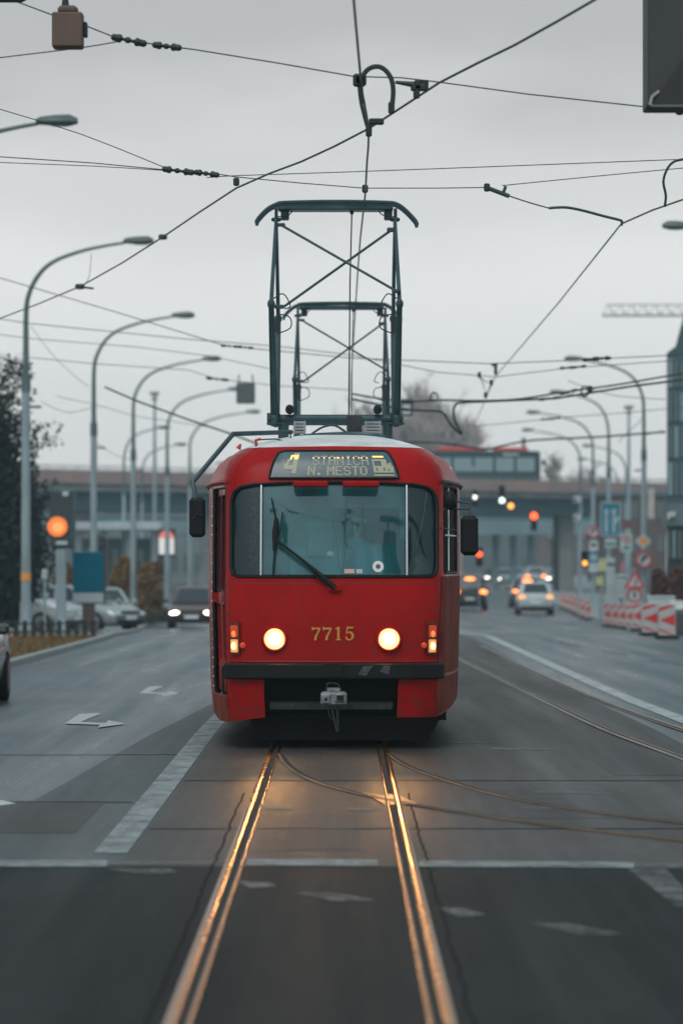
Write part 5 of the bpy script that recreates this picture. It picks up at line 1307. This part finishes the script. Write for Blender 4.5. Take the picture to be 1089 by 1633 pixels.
flat(rrect(-8 * u, 8 * u, -8 * u, 8 * u, u)).build('panel', M_SGBLUE, r_); flat(rrect(-4.5 * u, 4.5 * u, -4.5 * u, 4.5 * u, u), -.008, .006).build('white_square', M_OFFW, r_); flat([(-2 * u, -3 * u), (0, -3 * u), (3 * u, 2 * u), (1 * u, 3 * u)], -.015, .006).build('mark', M_SGBLUE, r_)
r_ = sign_root('plain white plate under the blue square sign', 946, 905, Y); flat(rrect(-7.5 * u, 7.5 * u, -7 * u, 7 * u, u)).build('panel', M_OFFW, r_); flat(rrect(-7 * u, 7 * u, -.5 * u, .3 * u, .2 * u), -.008, .006).build('line', M_POLE, r_)
Y = 215; u = Y / F
r_, _ = ring_sign('red ringed sign on a white green-footed plate right of the blue lane sign', 998, 860, Y, 7, [[(-.2, -.5), (.2, -.5), (.2, .5), (-.2, .5)]])
flat(rrect(-9 * u, 9 * u, -20 * u, 9 * u, u), .03).build('plate', M_OFFW, r_); flat(rrect(-6 * u, 6 * u, -16 * u, -11 * u, u), -.01, .01).build('green_bar', M_SGGREEN, r_)
mb = MB(); mb.tube([(0, .08, -20 * u), (0, .08, gz(Y) - Z(860, Y))], .06, 8); mb.build('post', M_POLE, r_)
r_ = sign_root('dark red board above the red ringed plate', 1000, 836, 222); mb = MB(); mb.bbox((0, 0, 0), (.55, .05, .5), .02); mb.build('panel', mat('dim_red', (.14, .06, .06), .7), r_)
# standing works signs: triangle over circle on one post
g = G(1011, 1006); Y = g.y; u = Y / F
r_ = empty('works_sign', g, 0, 'standing roadworks post with a red triangle above a round sign', 'sign'); zc = lambda py: Z(py, Y) - g.z
mb = MB(); mb.tube([(0, .06, 0), (0, .06, zc(905))], .035, 8); mb.bbox((0, .06, .05), (.5, .3, .1), .02); mb.build('post', M_POLE, r_)
ob = zc(938); tri = [(-17 * u, 0), (17 * u, 0), (2 * u, 28 * u)]
def offp(p, z): return [(a, b + z) for a, b in p]
flat(offp(tri, ob), 0).build('triangle', M_SGRED, r_); flat(offp([(-11 * u, 3.2 * u), (11.5 * u, 3.2 * u), (1.6 * u, 21 * u)], ob), -.008, .006).build('triangle_face', M_OFFW, r_)
flat(offp([(1 * u, 5 * u), (3 * u, 5 * u), (4 * u, 15 * u), (1 * u, 15 * u)], ob), -.015, .006).build('mark', M_SGBLK, r_)
oc = zc(949); flat([(a, b + oc) for a, b in circ(12 * u)]).build('round_face', M_OFFW, r_)
mb = MB(); mb.tube([(10.5 * u * cos(t * pi / 14), -.008, oc + 10.5 * u * sin(t * pi / 14)) for t in range(30)], 1.5 * u, 6, False); mb.build('red_ring', M_SGRED, r_)
flat(offp([(-1 * u, -6 * u), (1 * u, -6 * u), (2.4 * u, 3 * u), (0, 7 * u), (-1.4 * u, 3 * u)], oc), -.015, .006).build('mark', M_SGBLK, r_)
# panels and cabinets among the signs
def panel_thing(name, label, px0, px1, py0, py1, Y, m, cat, trim=None, d=.15):
    u = Y / F; g = gz(Y); r_ = empty(name, (X((px0 + px1) / 2, Y), Y, g), 0, label, cat)
    zt, zb_ = Z(py0, Y) - g, max(.02, Z(py1, Y) - g); mb = MB(); mb.bbox((0, 0, (zt + zb_) / 2), ((px1 - px0) * u, d, zt - zb_), .03); mb.build('panel', m, r_)
    if zb_ > .1:
        mb = MB(); mb.tube([(0, .05, 0), (0, .05, zb_ + .05)], .05, 8); mb.build('post', M_POLE, r_)
    mb = MB(); mb.bbox((0, -d / 2, zt - (zt - zb_) * .12), ((px1 - px0) * u * .9, .02, (zt - zb_) * .06), .004); mb.build('edge_strip', trim or M_POLED, r_)
    return r_
panel_thing('notice_board', 'upper pale yellow board on a pole among the signs', 954, 968, 891, 912, 172, M_YELLOW, 'board')
panel_thing('notice_board', 'lower pale yellow board beside the pale column', 950, 962, 919, 934, 170, M_YELLOW, 'board')
panel_thing('advertising_column', 'pale grey column standing behind the middle of the marker boards', 966, 980, 890, 975, 160, M_OFFW, 'column', d=.4)
panel_thing('folding_sign', 'white standing board with a dark stroke beside the pale column', 981, 998, 916, 955, 158, M_OFFW, 'board')
panel_thing('traffic_signal_panel', 'pinkish red small panel behind the signs at right', 989, 994, 896, 912, 200, mat('pinkred', (.5, .14, .14), .6), 'panel')
panel_thing('control_cabinet', 'white low barrier box behind the nearest marker boards', 1032, 1075, 950, 975, 122, M_OFFW, 'cabinet', d=.5)
panel_thing('control_cabinet', 'white box standing at the right end of the low barrier', 1069, 1089, 958, 974, 118, M_WHITE, 'cabinet', d=.5)
panel_thing('waste_container', 'dark container at the right edge beyond the marker boards', 1073, 1120, 972, 1012, 112, mat('container_dark', (.06, .055, .058), .7, var=.3), 'container', d=1.0)
# white camera boxes on lamp pole
for py, lb, wv in ((797, 'small white box high on a right lamp pole', 9), (826, 'small white box lower on the same right lamp pole', 8)):
    Y = yl(687) - .3; r_ = empty('camera_box', P(919, py, Y), 0, lb, 'box'); mb = MB(); mb.bbox((0, 0, 0), (.45, .3, .42), .05); mb.build('housing', M_OFFW, r_); mb = MB(); mb.cyl((-.1, -.2, 0), (-.1, -.15, 0), .1); mb.build('lens', M_SOOT, r_)

# ------------------------------------------------------------------ marker boards
def board_proto():
    r_ = empty('marker_board', (0, 0, 0), 0, 'x', 'marker board', 'red and white marker boards along the roadworks')
    W_, H_ = .30, .92
    mb = MB(); mb.bbox((0, 0, .10 + H_ / 2), (W_, .03, H_), .012); mb.build('panel', mat('board_white', (.40, .40, .40), .6, var=.25, vscale=6), r_)
    c = MB(); z0 = .10
    def pl(q): c.prism([(a * W_, z0 + b * H_) for a, b in q], (0, -.018, 0), (1, 0, 0), (0, 0, 1), (0, .004, 0))
    pl([(-.46, .50), (.46, .30), (.46, .70)]); pl([(-.46, .03), (.46, .03), (-.46, .22)][::-1] if False else [(-.46, .24), (-.46, .16), (.30, .02), (.46, .02)])
    pl([(-.46, .76), (.46, .97), (.20, .99), (-.46, .90)][::-1])
    c.build('red_chevron', M_SGRED, r_)
    b = MB(); b.bbox((0, .02, .05), (.42, .62, .10), .03); b.build('foot', M_BLACK, r_)
    return r_
bp0 = board_proto()
BL = [(1063, 1019, 1.25, 'nearest marker board, rightmost of the row'), (1036, 1014, 1.25, 'second nearest marker board from the right end'), (1015, 1007, 1.0, 'marker board below the round works sign'),
      (1003, 1005, .95, 'marker board left of the one below the works sign'), (991, 1003, .95, 'middle board of the tight marker group'), (979, 1001, .95, 'second board of the tight marker group from its left end'), (967, 999, .95, 'left end board of the tight marker group'),
      (936, 989, .95, 'right end board of the far marker group'), (927, 985, .95, 'far marker board one left of the far group end'), (919, 981, .95, 'far marker board in the middle of the far group'), (911, 977, .95, 'far marker board just right of the glowing warning lamp'), (903, 974, .95, 'far marker board behind the glowing warning lamp'), (896, 971, .95, 'farthest marker board at the left end')]
for i, (px, py, sc, lb) in enumerate(BL):
    o = bp0 if i == 0 else copy_tree(bp0)
    o.location = G(px, py); o.scale = (1.42, 1, .84) if sc > 1.1 else (sc, 1, sc * .92); o.rotation_euler.z = R(random.uniform(-9, 9)); o['label'] = lb
g = G(904, 972); r_ = empty('warning_lamp', g, 0, 'glowing orange warning lamp among the far marker boards', 'lamp')
mb = MB(); mb.cyl((0, -.15, .03), (0, -.15, .30), .10); mb.build('base', M_DARKMET, r_); mb = MB(); mb.ell((0, -.15, .42), (.17, .12, .16), 12, 8); mb.build('lens', lampmat('warn_glow', (1, .36, .14), 1.6), r_)
# low kerbstone rail under the boards is part of the works
mb = MB(); mb.box((0, 0, .1), (.35, 26, .2)); g = GX(10.35, 128); o = mb.build('barrier_beam', M_KERB, None, loc=g); tag(o, 'pale low beam lying along the marker boards', 'barrier'); o.rotation_euler.z = R(-1)

# ------------------------------------------------------------------ right building, crane
Y = 146; u = Y / F; xo = X(1062.5, Y); gb = gz(Y)
bd_ = empty('office_building', (xo, Y, gb), 0, 'teal glass office building at the right edge', 'building')
zt = lambda py: Z(py, Y) - gb
top = [(0, 563), (14, 552), (19, 532), (26, 507), (60, 470), (400, 470)]
poly = [(0, zt(842))] + [(a * u, zt(b)) for a, b in top] + [(400 * u, zt(842))]
MB().prism(poly, (0, 0, 0), (1, 0, 0), (0, 0, 1), (6, 18, 0)).build('wall', mat('curtain_wall', (.035, .085, .10), .4, var=.2, vscale=.4), bd_)
mb = MB(); mb.prism([(.02, 0), (400 * u, 0), (400 * u, zt(842)), (.02, zt(842))], (0, .15, 0), (1, 0, 0), (0, 0, 1), (6, 17.8, 0)); mb.build('base_wall', mat('base_dark', (.03, .042, .048), .6), bd_)
mb = MB(); mb.box((200 * u - .05, .2, zt(820)), (400 * u + .1, .7, 36 * u)); mb.build('sign_band', mat('band_grey', (.10, .145, .155), .6, var=.2), bd_)
for k, (a, b) in enumerate(((572, 618), (626, 672), (680, 730), (738, 790))):
    for j in range(7):
        x0 = (1.5 + j * 9.5) * u; mb = MB(); mb.bbox((x0 + 4 * u, -.03, (zt(a) + zt(b)) / 2), (7.4 * u, .06, zt(a) - zt(b)), .01); mb.build('window', mat('office_glass', (.045, .095, .11), .12, spec=.7) if (k + j) % 3 else mat('office_glass_pale', (.16, .25, .27), .15), bd_)
for j in range(5):
    mb = MB(); mb.box((j * 9 * u + .05, -.06, zt(868)), (.10, .1, 44 * u)); mb.build('mullion', MATS['office_glass_pale'] if j % 2 else MATS['band_grey'], bd_)
lt = MB()
for q in ([(1, -6), (3, -6), (3, 5), (1, 5)], [(4.5, -2), (6, -2), (6, 6), (4.5, 6)], [(6, 4.6), (9, 4.6), (9, 6), (6, 6)], [(7.8, -2), (9.3, -2), (9.3, 6), (7.8, 6)], [(10.4, -2), (11.8, -2), (11.8, 7), (10.4, 7)]):
    lt.prism([(a * u, zt(822) + b * u) for a, b in q], (0, -.32, 0), (1, 0, 0), (0, 0, 1), (0, .1, 0))
lt.build('sign_letters', mat('sign_letters_white', (.75, .75, .72), .5), bd_)
mb = MB(); mb.box((0, 0, 0), (.35, .3, 48 * 230 / F)); o = mb.build('advert_banner', mat('banner', (.42, .40, .36), .7, var=.2), None, loc=P(1037.5, 803, 230)); tag(o, 'narrow pale vertical banner on the overpass at right', 'banner')
# crane jib
Y = 330; za, zc_ = Z(503, Y), Z(488, Y); xA = X(960, Y); xM = X(1215, Y)
crn = empty('tower_crane', (xM, Y, gz(Y)), 0, 'faint tower crane jib reaching in at the right edge', 'crane'); oz = gz(Y)
jb = MB(); n = 18
for yy in (-.45, .45): jb.tube([(xA - xM, yy, za - oz), (4, yy, za - oz)], .09, 5)
jb.tube([(xA - xM + .3, 0, zc_ - oz + .1), (4, 0, zc_ - oz + .1)], .07, 5)
for k in range(n):
    xx = xA - xM + (4 + xM - xA) * k / n; x2 = xx + (4 + xM - xA) / n
    jb.tube([(xx, -.45, za - oz), ((xx + x2) / 2, 0, zc_ - oz + .1), (x2, -.45, za - oz)], .05, 4); jb.tube([(xx, .45, za - oz), ((xx + x2) / 2, 0, zc_ - oz + .1), (x2, .45, za - oz)], .05, 4)
jb.build('jib', mat('crane_pale', (.48, .46, .46), .6), crn)
ms = MB()
for a in (-.7, .7):
    for b in (-.7, .7): ms.tube([(a, b, 0), (a, b, zc_ - oz)], .1, 5)
for k in range(12):
    z = (zc_ - oz) * k / 12; z2 = (zc_ - oz) * (k + 1) / 12; ms.tube([(-.7, -.7, z), (.7, -.7, z2)], .06, 4); ms.tube([(.7, .7, z), (-.7, .7, z2)], .06, 4)
ms.build('mast', MATS['crane_pale'], crn)

# ------------------------------------------------------------------ vegetation
def leaf_cloud(blobs, n, size, seed, flat=.0, spread=1.0):
    rnd = random.Random(seed); mb = MB(); tot = sum(b[3] * b[4] * b[5] for b in blobs)
    for bx in blobs:
        k = int(n * bx[3] * bx[4] * bx[5] / tot)
        for _ in range(k):
            while True:
                q = Vector((rnd.uniform(-1, 1), rnd.uniform(-1, 1), rnd.uniform(-1, 1)))
                if .25 < q.length < 1 and rnd.random() < .35 + .65 * q.length: break
            c = Vector((bx[0] + q.x * bx[3], bx[1] + q.y * bx[4], bx[2] + q.z * bx[5]))
            s_ = size * rnd.uniform(.5, 1.4)
            a = Vector((rnd.gauss(0, 1), rnd.gauss(0, 1), rnd.gauss(0, 1))).normalized(); b = a.orthogonal().normalized()
            b = Matrix.Rotation(rnd.uniform(0, 6.28), 3, a) @ b; e = a.cross(b)
            mb.add([c - b * s_, c + e * s_ * .5, c + b * s_, c - e * s_ * .5], [(0, 1, 2, 3)])
    return mb
def leafmat(name, lo, hi, scale=1.2):
    m = mat(name, lo, .8, var=.01, vscale=scale, vcol=hi); return m
def limbs(rnd, base, top, nb, rb, spread, up=.5, sub=3, zf=.35):
    mb = MB(); H = top.z - base.z
    tr = [base + (top - base) * t + Vector((rnd.uniform(-.06, .06), rnd.uniform(-.06, .06), 0)) * H * .3 for t in (0, .25, .5, .75, 1)]
    mb.tube(smooth_pts(tr, 3), [rb * (1 - .85 * i / 12) for i in range(13)], 8)
    ends = []
    for k in range(nb):
        t = zf + (1 - zf) * k / nb; p = base.lerp(top, t); a = k * 2.4 + rnd.uniform(-.4, .4); L = spread * (1 - .55 * t) * rnd.uniform(.7, 1.15)
        d = Vector((cos(a), sin(a), up + rnd.uniform(-.2, .3))); q = [p, p + d * L * .5 + Vector((0, 0, .05)), p + d * L]
        mb.tube(q, [rb * .4 * (1 - t * .6), rb * .22 * (1 - t * .6), rb * .07], 5); ends.append(q[-1])
        for j in range(sub):
            s0 = q[0].lerp(q[2], rnd.uniform(.3, .95)); dd = Vector((rnd.gauss(0, 1), rnd.gauss(0, 1), rnd.gauss(.5, .6))).normalized() * L * .45
            mb.tube([s0, s0 + dd], [rb * .12, rb * .04], 4); ends.append(s0 + dd)
    return mb, ends
# dark evergreen at left
Y = 118; base = GX(X(-5, Y), Y, .05); tr_ = empty('evergreen_tree', base, 0, 'tall dark evergreen tree at the left edge behind the lamp pole', 'tree')
rnd = random.Random(3); H = Z(575, Y) - base.z
lm, ends = limbs(rnd, Vector((0, 0, 0)), Vector((-.2, 0, H * .93)), 26, .17, 2.3, .7, 3, .1); lm.build('trunk', M_BARK, tr_)
bl = [(-.1, 0, H * .55, 1.3, 1.5, H * .36), (.2, -.1, H * .30, 1.55, 1.7, H * .26), (-.9, .2, H * .42, 1.8, 1.4, H * .33), (-.3, 0, H * .82, .8, .9, H * .16), (.85, 0, H * .44, .6, .8, H * .10), (.75, .1, H * .62, .5, .6, H * .12)]
bl += [(e.x, e.y, e.z, .34, .34, .42) for e in ends]
bl += [(-.3, .1, H * .5, 1.0, 1.0, H * .34), (.1, 0, H * .28, 1.2, 1.2, H * .26), (-.9, 0, H * .35, 1.3, 1.0, H * .3)]
leaf_cloud(bl, 30000, .075, 5).build('crown', leafmat('evergreen_leaf', (.006, .013, .014), (.022, .036, .036), 1.4), tr_, 0)
leaf_cloud([(-.3, .1, H * .5, 1.0, 1.0, H * .36), (.1, 0, H * .28, 1.25, 1.2, H * .27), (-.9, 0, H * .35, 1.4, 1.0, H * .32), (-1.2, 0, H * .62, .9, .8, H * .22)], 5200, .20, 51).build('inner_foliage', MATS['evergreen_leaf'], tr_, 0)
Y = 124; base = GX(X(-75, Y), Y); tr_ = empty('evergreen_tree', base, 0, 'second dark evergreen mostly outside the left edge', 'tree')
lm, ends = limbs(random.Random(9), Vector((0, 0, 0)), Vector((0, 0, 6.3)), 16, .16, 2.0, .6, 2, .1); lm.build('trunk', M_BARK, tr_)
leaf_cloud([(0, 0, 2.6, 1.7, 1.5, 2.3), (.1, 0, 4.8, 1.1, 1.1, 1.6)] + [(e.x, e.y, e.z, .35, .35, .4) for e in ends], 12000, .09, 6).build('crown', MATS['evergreen_leaf'], tr_, 0)
# rounded bushes
def bush(label, px0, px1, pyt, pyb, Y, lo, hi, seed, name='bush', n=9000, size=.085):
    u = Y / F; g = GX(X((px0 + px1) / 2, Y), Y, .05); r_ = empty(name, g, 0, label, 'bush'); w_ = (px1 - px0) * u / 2; h_ = Z(pyt, Y) - g.z
    rnd = random.Random(seed); st = MB()
    for k in range(9): a = k * .7; st.tube([(0, 0, 0), (cos(a) * w_ * .3, sin(a) * w_ * .3, h_ * .4), (cos(a) * w_ * .7, sin(a) * w_ * .7, h_ * rnd.uniform(.6, .9))], [.035, .022, .008], 5)
    st.build('stems', M_BARK, r_)
    bl = [(0, 0, h_ * .5, w_ * .9, w_ * .8, h_ * .48)] + [(rnd.uniform(-.6, .6) * w_, rnd.uniform(-.5, .5) * w_, h_ * rnd.uniform(.3, .75), w_ * .4, w_ * .4, h_ * .26) for _ in range(9)]
    leaf_cloud(bl, n, size, seed).build('foliage', leafmat('leaf_' + str(seed), lo, hi, 1.6), r_, 0)
bush('large brown rounded bush behind the third left lamp pole', 172, 226, 884, 968, 168, (.10, .062, .032), (.34, .20, .07), 21)
bush('large brown rounded bush right of the third left lamp pole', 216, 262, 892, 970, 166, (.10, .062, .036), (.30, .18, .07), 22)
bush('small orange bush behind the parked silver car', 84, 122, 893, 962, 172, (.10, .055, .025), (.26, .14, .05), 23)
bush('reddish brown hedge bush at the right edge behind the white barrier', 1036, 1066, 906, 972, 138, (.06, .028, .022), (.16, .065, .045), 24)
bush('reddish brown hedge bush cut off by the right edge', 1062, 1104, 904, 974, 136, (.06, .028, .022), (.15, .06, .042), 25)
# far bare trees behind the overpass
def bare_tree(label, px0, px1, pyt, Y, seed, n, lo, hi):
    u = Y / F; g = GX(X((px0 + px1) / 2, Y), Y); r_ = empty('bare_tree', g, 0, label, 'tree', 'hazy trees beyond the overpass'); H = Z(pyt, Y) - g.z; w_ = (px1 - px0) * u / 2
    rnd = random.Random(seed); lm, ends = limbs(rnd, Vector((0, 0, 0)), Vector((0, 0, H * .97)), 22, .28, w_ * 1.2, .9, 4, .25); lm.build('trunk', M_BARK, r_)
    tw = MB(); cls = [(rnd.uniform(-.72, .72) * w_, rnd.uniform(-.6, .6) * w_, H * rnd.uniform(.38, .84), w_ * rnd.uniform(.2, .42)) for _ in range(15)] + [(rnd.uniform(-.3, .3) * w_, 0, H * .86, w_ * .28)]
    for k in range(n * 80):
        while True:
            q = Vector((rnd.uniform(-1, 1), rnd.uniform(-1, 1), rnd.uniform(-1, 1)))
            if q.length < 1: break
        cl = cls[k % len(cls)]; s0 = Vector((cl[0] + q.x * cl[3], cl[1] + q.y * cl[3], cl[2] + q.z * cl[3] * 1.5))
        d = Vector((rnd.gauss(q.x * .5, .4), rnd.gauss(0, .4), rnd.gauss(.9, .4))).normalized() * rnd.uniform(.6, 1.7) * H * .06
        b = Vector((rnd.uniform(.03, .075), 0, 0))
        tw.add([s0 - b, s0 + b, s0 + d + b * .3, s0 + d - b * .3], [(0, 1, 2, 3)])
    tw.build('twigs', leafmat('twig_' + str(seed), lo, hi, .8), r_, 0)
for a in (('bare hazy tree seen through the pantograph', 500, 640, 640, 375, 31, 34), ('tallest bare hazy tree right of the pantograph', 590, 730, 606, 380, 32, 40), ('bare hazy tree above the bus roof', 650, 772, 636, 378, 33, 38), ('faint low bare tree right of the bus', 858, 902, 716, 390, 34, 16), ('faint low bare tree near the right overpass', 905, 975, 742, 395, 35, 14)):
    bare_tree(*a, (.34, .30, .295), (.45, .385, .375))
# reddish block behind the overpass, far buildings closing the view
def far_block(label, px0, px1, pyt, Y, m, nw=6, nf=3, name='far_building', d=12):
    u = Y / F; g = GX(X((px0 + px1) / 2, Y), Y); r_ = empty(name, g, 0, label, 'building'); W_ = (px1 - px0) * u; H = Z(pyt, Y) - g.z
    mb = MB(); mb.box((0, d / 2, H / 2), (W_, d, H)); mb.build('wall', m, r_); mb = MB(); mb.box((0, d / 2, H + .12), (W_ + .4, d + .4, .24)); mb.build('roof', M_CONCD, r_)
    for j in range(nf):
        for k in range(nw):
            mb = MB(); mb.bbox(((k + .5) / nw * W_ - W_ / 2, -.03, H * (j + .55) / nf), (W_ / nw * .55, .06, H / nf * .5), .01); mb.build('window', mat('far_window', (.10, .12, .125), .4), r_)
far_block('reddish brick block rising hazily right of the pantograph', 640, 738, 682, 430, mat('brick_far', (.34, .25, .235), .85, var=.2, vscale=.4), 3, 2)
far_block('grey far building under the overpass at left', -120, 250, 800, 400, mat('far_grey', (.15, .18, .19), .8, var=.2, vscale=.3), 8, 2)
far_block('pale far building closing the road under the overpass', 690, 864, 847, 520, mat('far_pale', (.12, .15, .16), .8, var=.2, vscale=.3), 9, 2)
far_block('brown far building right of the road under the overpass', 862, 960, 850, 500, mat('far_brown', (.16, .115, .10), .8), 4, 2)
far_block('dark brown block under the overpass at right', 960, 1062, 790, 285, mat('far_brown2', (.10, .075, .07), .8, var=.2), 5, 3, d=8)
far_block('long low grey hall behind the parked cars', 250, 420, 812, 380, mat('far_grey2', (.17, .21, .22), .8, var=.2, vscale=.3), 9, 2)
# filling station: canopy and kiosk
Y = 235; u = Y / F; g = GX(X(185, Y), Y); r_ = empty('station_canopy', g, 0, 'pale flat canopy of a station behind the left lamps', 'canopy')
zc = lambda py: Z(py, Y) - g.z
mb = MB(); mb.bbox((0, 3, (zc(833) + zc(846)) / 2), (150 * u, 8, zc(833) - zc(846)), .05); mb.build('roof', M_OFFW, r_)
for px in (-60, -20, 20, 60):
    mb = MB(); mb.bbox((px * u, 1, zc(846) / 2), (.35, .35, zc(846)), .03); mb.build('column', M_OFFW, r_)
mb = MB(); mb.box((0, 6, zc(858) / 2), (140 * u, .3, zc(858))); mb.build('rear_wall', mat('station_wall', (.12, .165, .175), .6, var=.3, vscale=.5), r_)
for k in range(6): mb = MB(); mb.bbox((-52 * u + k * 21 * u, 5.8, zc(890)), (9 * u, .06, 30 * u), .01); mb.build('window', mat('station_window', (.26, .36, .38), .2), r_)
# totem with orange disc
Y = 111; u = Y / F; g = GX(X(98, Y), Y); r_ = empty('totem_sign', g, 0, 'dark totem sign with a glowing orange disc beside the dark tree', 'sign'); zc = lambda py: Z(py, Y) - g.z
mb = MB(); mb.bbox((2 * u, 0, (zc(782) + zc(874)) / 2), (38 * u, .4, zc(782) - zc(874)), .05); mb.build('panel', mat('totem_dark', (.03, .05, .055), .5), r_)
mb = MB(); mb.bbox((18 * u, .02, (zc(780) + zc(874)) / 2), (9 * u, .42, zc(780) - zc(874)), .05); mb.build('side_panel', mat('totem_teal', (.05, .11, .125), .5), r_)
flat([(a - 5 * u, b + zc(840)) for a, b in circ(16 * u)], -.26, .05).build('disc', M_SUNDISC, r_); flat([(a - 4 * u, b + zc(841)) for a, b in circ(9 * u)], -.275, .02).build('disc_core', M_SUNCORE, r_)
mb = MB(); mb.bbox((2 * u, -.22, zc(866)), (18 * u, .04, 6 * u), .01); mb.build('white_strip', M_OFFW, r_); mb = MB(); mb.bbox((8 * u, -.22, zc(788)), (10 * u, .04, 8 * u), .02); mb.build('white_mark', M_OFFW, r_)
mb = MB(); mb.bbox((0, 0, zc(874) / 2), (16 * u, .3, zc(874)), .03); mb.build('stand', M_POLE, r_)
# light box red/white
Y = 205; u = Y / F; g = GX(X(266, Y), Y); r_ = empty('light_box_sign', g, 0, 'small lit white and red light box behind the fourth left lamp pole', 'sign'); zc = lambda py: Z(py, Y) - g.z
mb = MB(); mb.bbox((0, 0, (zc(843) + zc(888)) / 2), (28 * u, .3, zc(843) - zc(888)), .05); mb.build('housing', M_DARKMET, r_)
mb = MB(); mb.bbox((0, -.16, (zc(858) + zc(884)) / 2), (24 * u, .04, zc(858) - zc(884)), .01); mb.build('white_face', lampmat('lightbox_w', (.85, .82, .80), .45), r_)
flat([(a, b + zc(858)) for a, b in arc((0, 0), 12 * u, 0, pi, 12)], -.19, .05).build('red_face', lampmat('lightbox_r', (.9, .22, .18), .5), r_)
mb = MB(); mb.tube([(0, 0, 0), (0, 0, zc(886))], .1, 8); mb.build('post', M_POLE, r_)
for px in (256, 276):
    pass
# teal citylight panel
Y = 122; u = Y / F; g = GX(X(142, Y), Y); r_ = empty('poster_panel', g, 0, 'teal poster panel with a white foot standing behind the second left lamp pole', 'poster'); zc = lambda py: Z(py, Y) - g.z
mb = MB(); mb.bbox((0, 0, (zc(880) + zc(945)) / 2), (50 * u, .25, zc(880) - zc(945)), .03); mb.build('poster', mat('poster_teal', (.002, .13, .20), .5, var=.15, vscale=.6, spec=.1), r_)
mb = MB(); mb.bbox((0, 0, (zc(945) + zc(962)) / 2), (50 * u, .24, zc(945) - zc(962)), .03); mb.build('white_foot', M_OFFW, r_)
mb = MB(); mb.bbox((25.5 * u, 0, zc(920)), (2.4 * u, .3, zc(876) - zc(966)), .02); mb.bbox((0, 0, zc(962) / 2), (20 * u, .2, zc(962)), .03); mb.build('frame', mat('frame_brown', (.10, .07, .065), .6), r_)
Y = 150; u = Y / F; r_ = empty('waste_bin', GX(X(158, Y), Y), 0, 'dark round topped container behind the teal poster', 'container'); zc = lambda py: Z(py, Y) - gz(Y)
mb = MB(); mb.tube([(0, 0, .1), (0, 0, zc(868)), (0, 0, zc(858)), (0, 0, zc(853))], [.30, .30, .25, .10], 16); mb.build('drum', M_DARKMET, r_); mb = MB(); mb.cyl((0, 0, zc(868)), (0, 0, zc(866)), .315); mb.build('lid_rim', M_POLED, r_)
# small sign/parking post and round white pole
g = GX(X(72, 112), 112, .07); r_ = empty('parking_meter', g, 0, 'thin pale post with a white cap near the silver car', 'post'); mb = MB(); mb.tube([(0, 0, 0), (0, 0, 1.5)], .035, 8); mb.build('post', M_POLE, r_); mb = MB(); mb.bbox((0, 0, 1.6), (.16, .12, .3), .03); mb.build('cap', M_OFFW, r_)
# low fence on the verge
g = GX(-8.3, 98, .07); r_ = empty('low_fence', g, 0, 'low dark fence along the brown verge at left', 'fence')
for k in range(14):
    mb = MB(); h_ = .42; mb.bbox((-.35 + k * .20, k * 1.0 * .0 + k * .12, h_ / 2), (.11, .06, h_), .015); mb.build('picket', M_DARKMET, r_)
for z in (.15, .34): mb = MB(); mb.tube([(-.4, -.03, z), (2.4, 1.65, z)], .02, 6); mb.build('rail', M_DARKMET, r_)
# hedge behind kerb further along
g = GX(-8.6, 150, .09); r_ = empty('low_hedge', g, 0, 'low dark hedge between the bush and the oncoming car', 'hedge')
leaf_cloud([(k * .32, k * 1.6, .28, .4, .9, .32) for k in range(9)], 3600, .06, 41).build('foliage', leafmat('hedge_leaf', (.03, .026, .018), (.10, .07, .03), 2), r_, 0)
st = MB()
for k in range(9): st.tube([(k * .32, k * 1.6, 0), (k * .32, k * 1.6, .3)], .03, 5)
st.build('stems', M_BARK, r_)
# dry grass on the verge
rnd = random.Random(11); gr = MB()
for _ in range(9000):
    Y = rnd.uniform(46, 105); x = rnd.uniform(-9.5, kerb_l(Y) - .18); h_ = rnd.uniform(.04, .16); a = rnd.uniform(0, 3.14); q = GX(x, Y, .068); d = Vector((cos(a), sin(a), 0)) * .012; tp = Vector((rnd.gauss(0, .04), rnd.gauss(0, .04), h_))
    gr.add([q - d, q + d, q + tp], [(0, 1, 2)])
tag(gr.build('grass', M_GRASS, None, 0), 'brown dry grass on the verge beside the left kerb', 'grass', kind='stuff')

# ------------------------------------------------------------------ haze
hz = MB(); hz.box((0, 330, 14.0), (300, 700, 34))
hm = bpy.data.materials.new('haze'); hm.use_nodes = True; t = hm.node_tree; t.nodes.clear()
ho = t.nodes.new('ShaderNodeOutputMaterial'); pv = t.nodes.new('ShaderNodeVolumePrincipled')
pv.inputs['Color'].default_value = (.62, .90, 1.0, 1); pv.inputs['Density'].default_value = 0.0005; pv.inputs['Anisotropy'].default_value = 0.2
t.links.new(pv.outputs[0], ho.inputs['Volume'])
tag(hz.build('haze', hm, None, 0), kind='stuff')
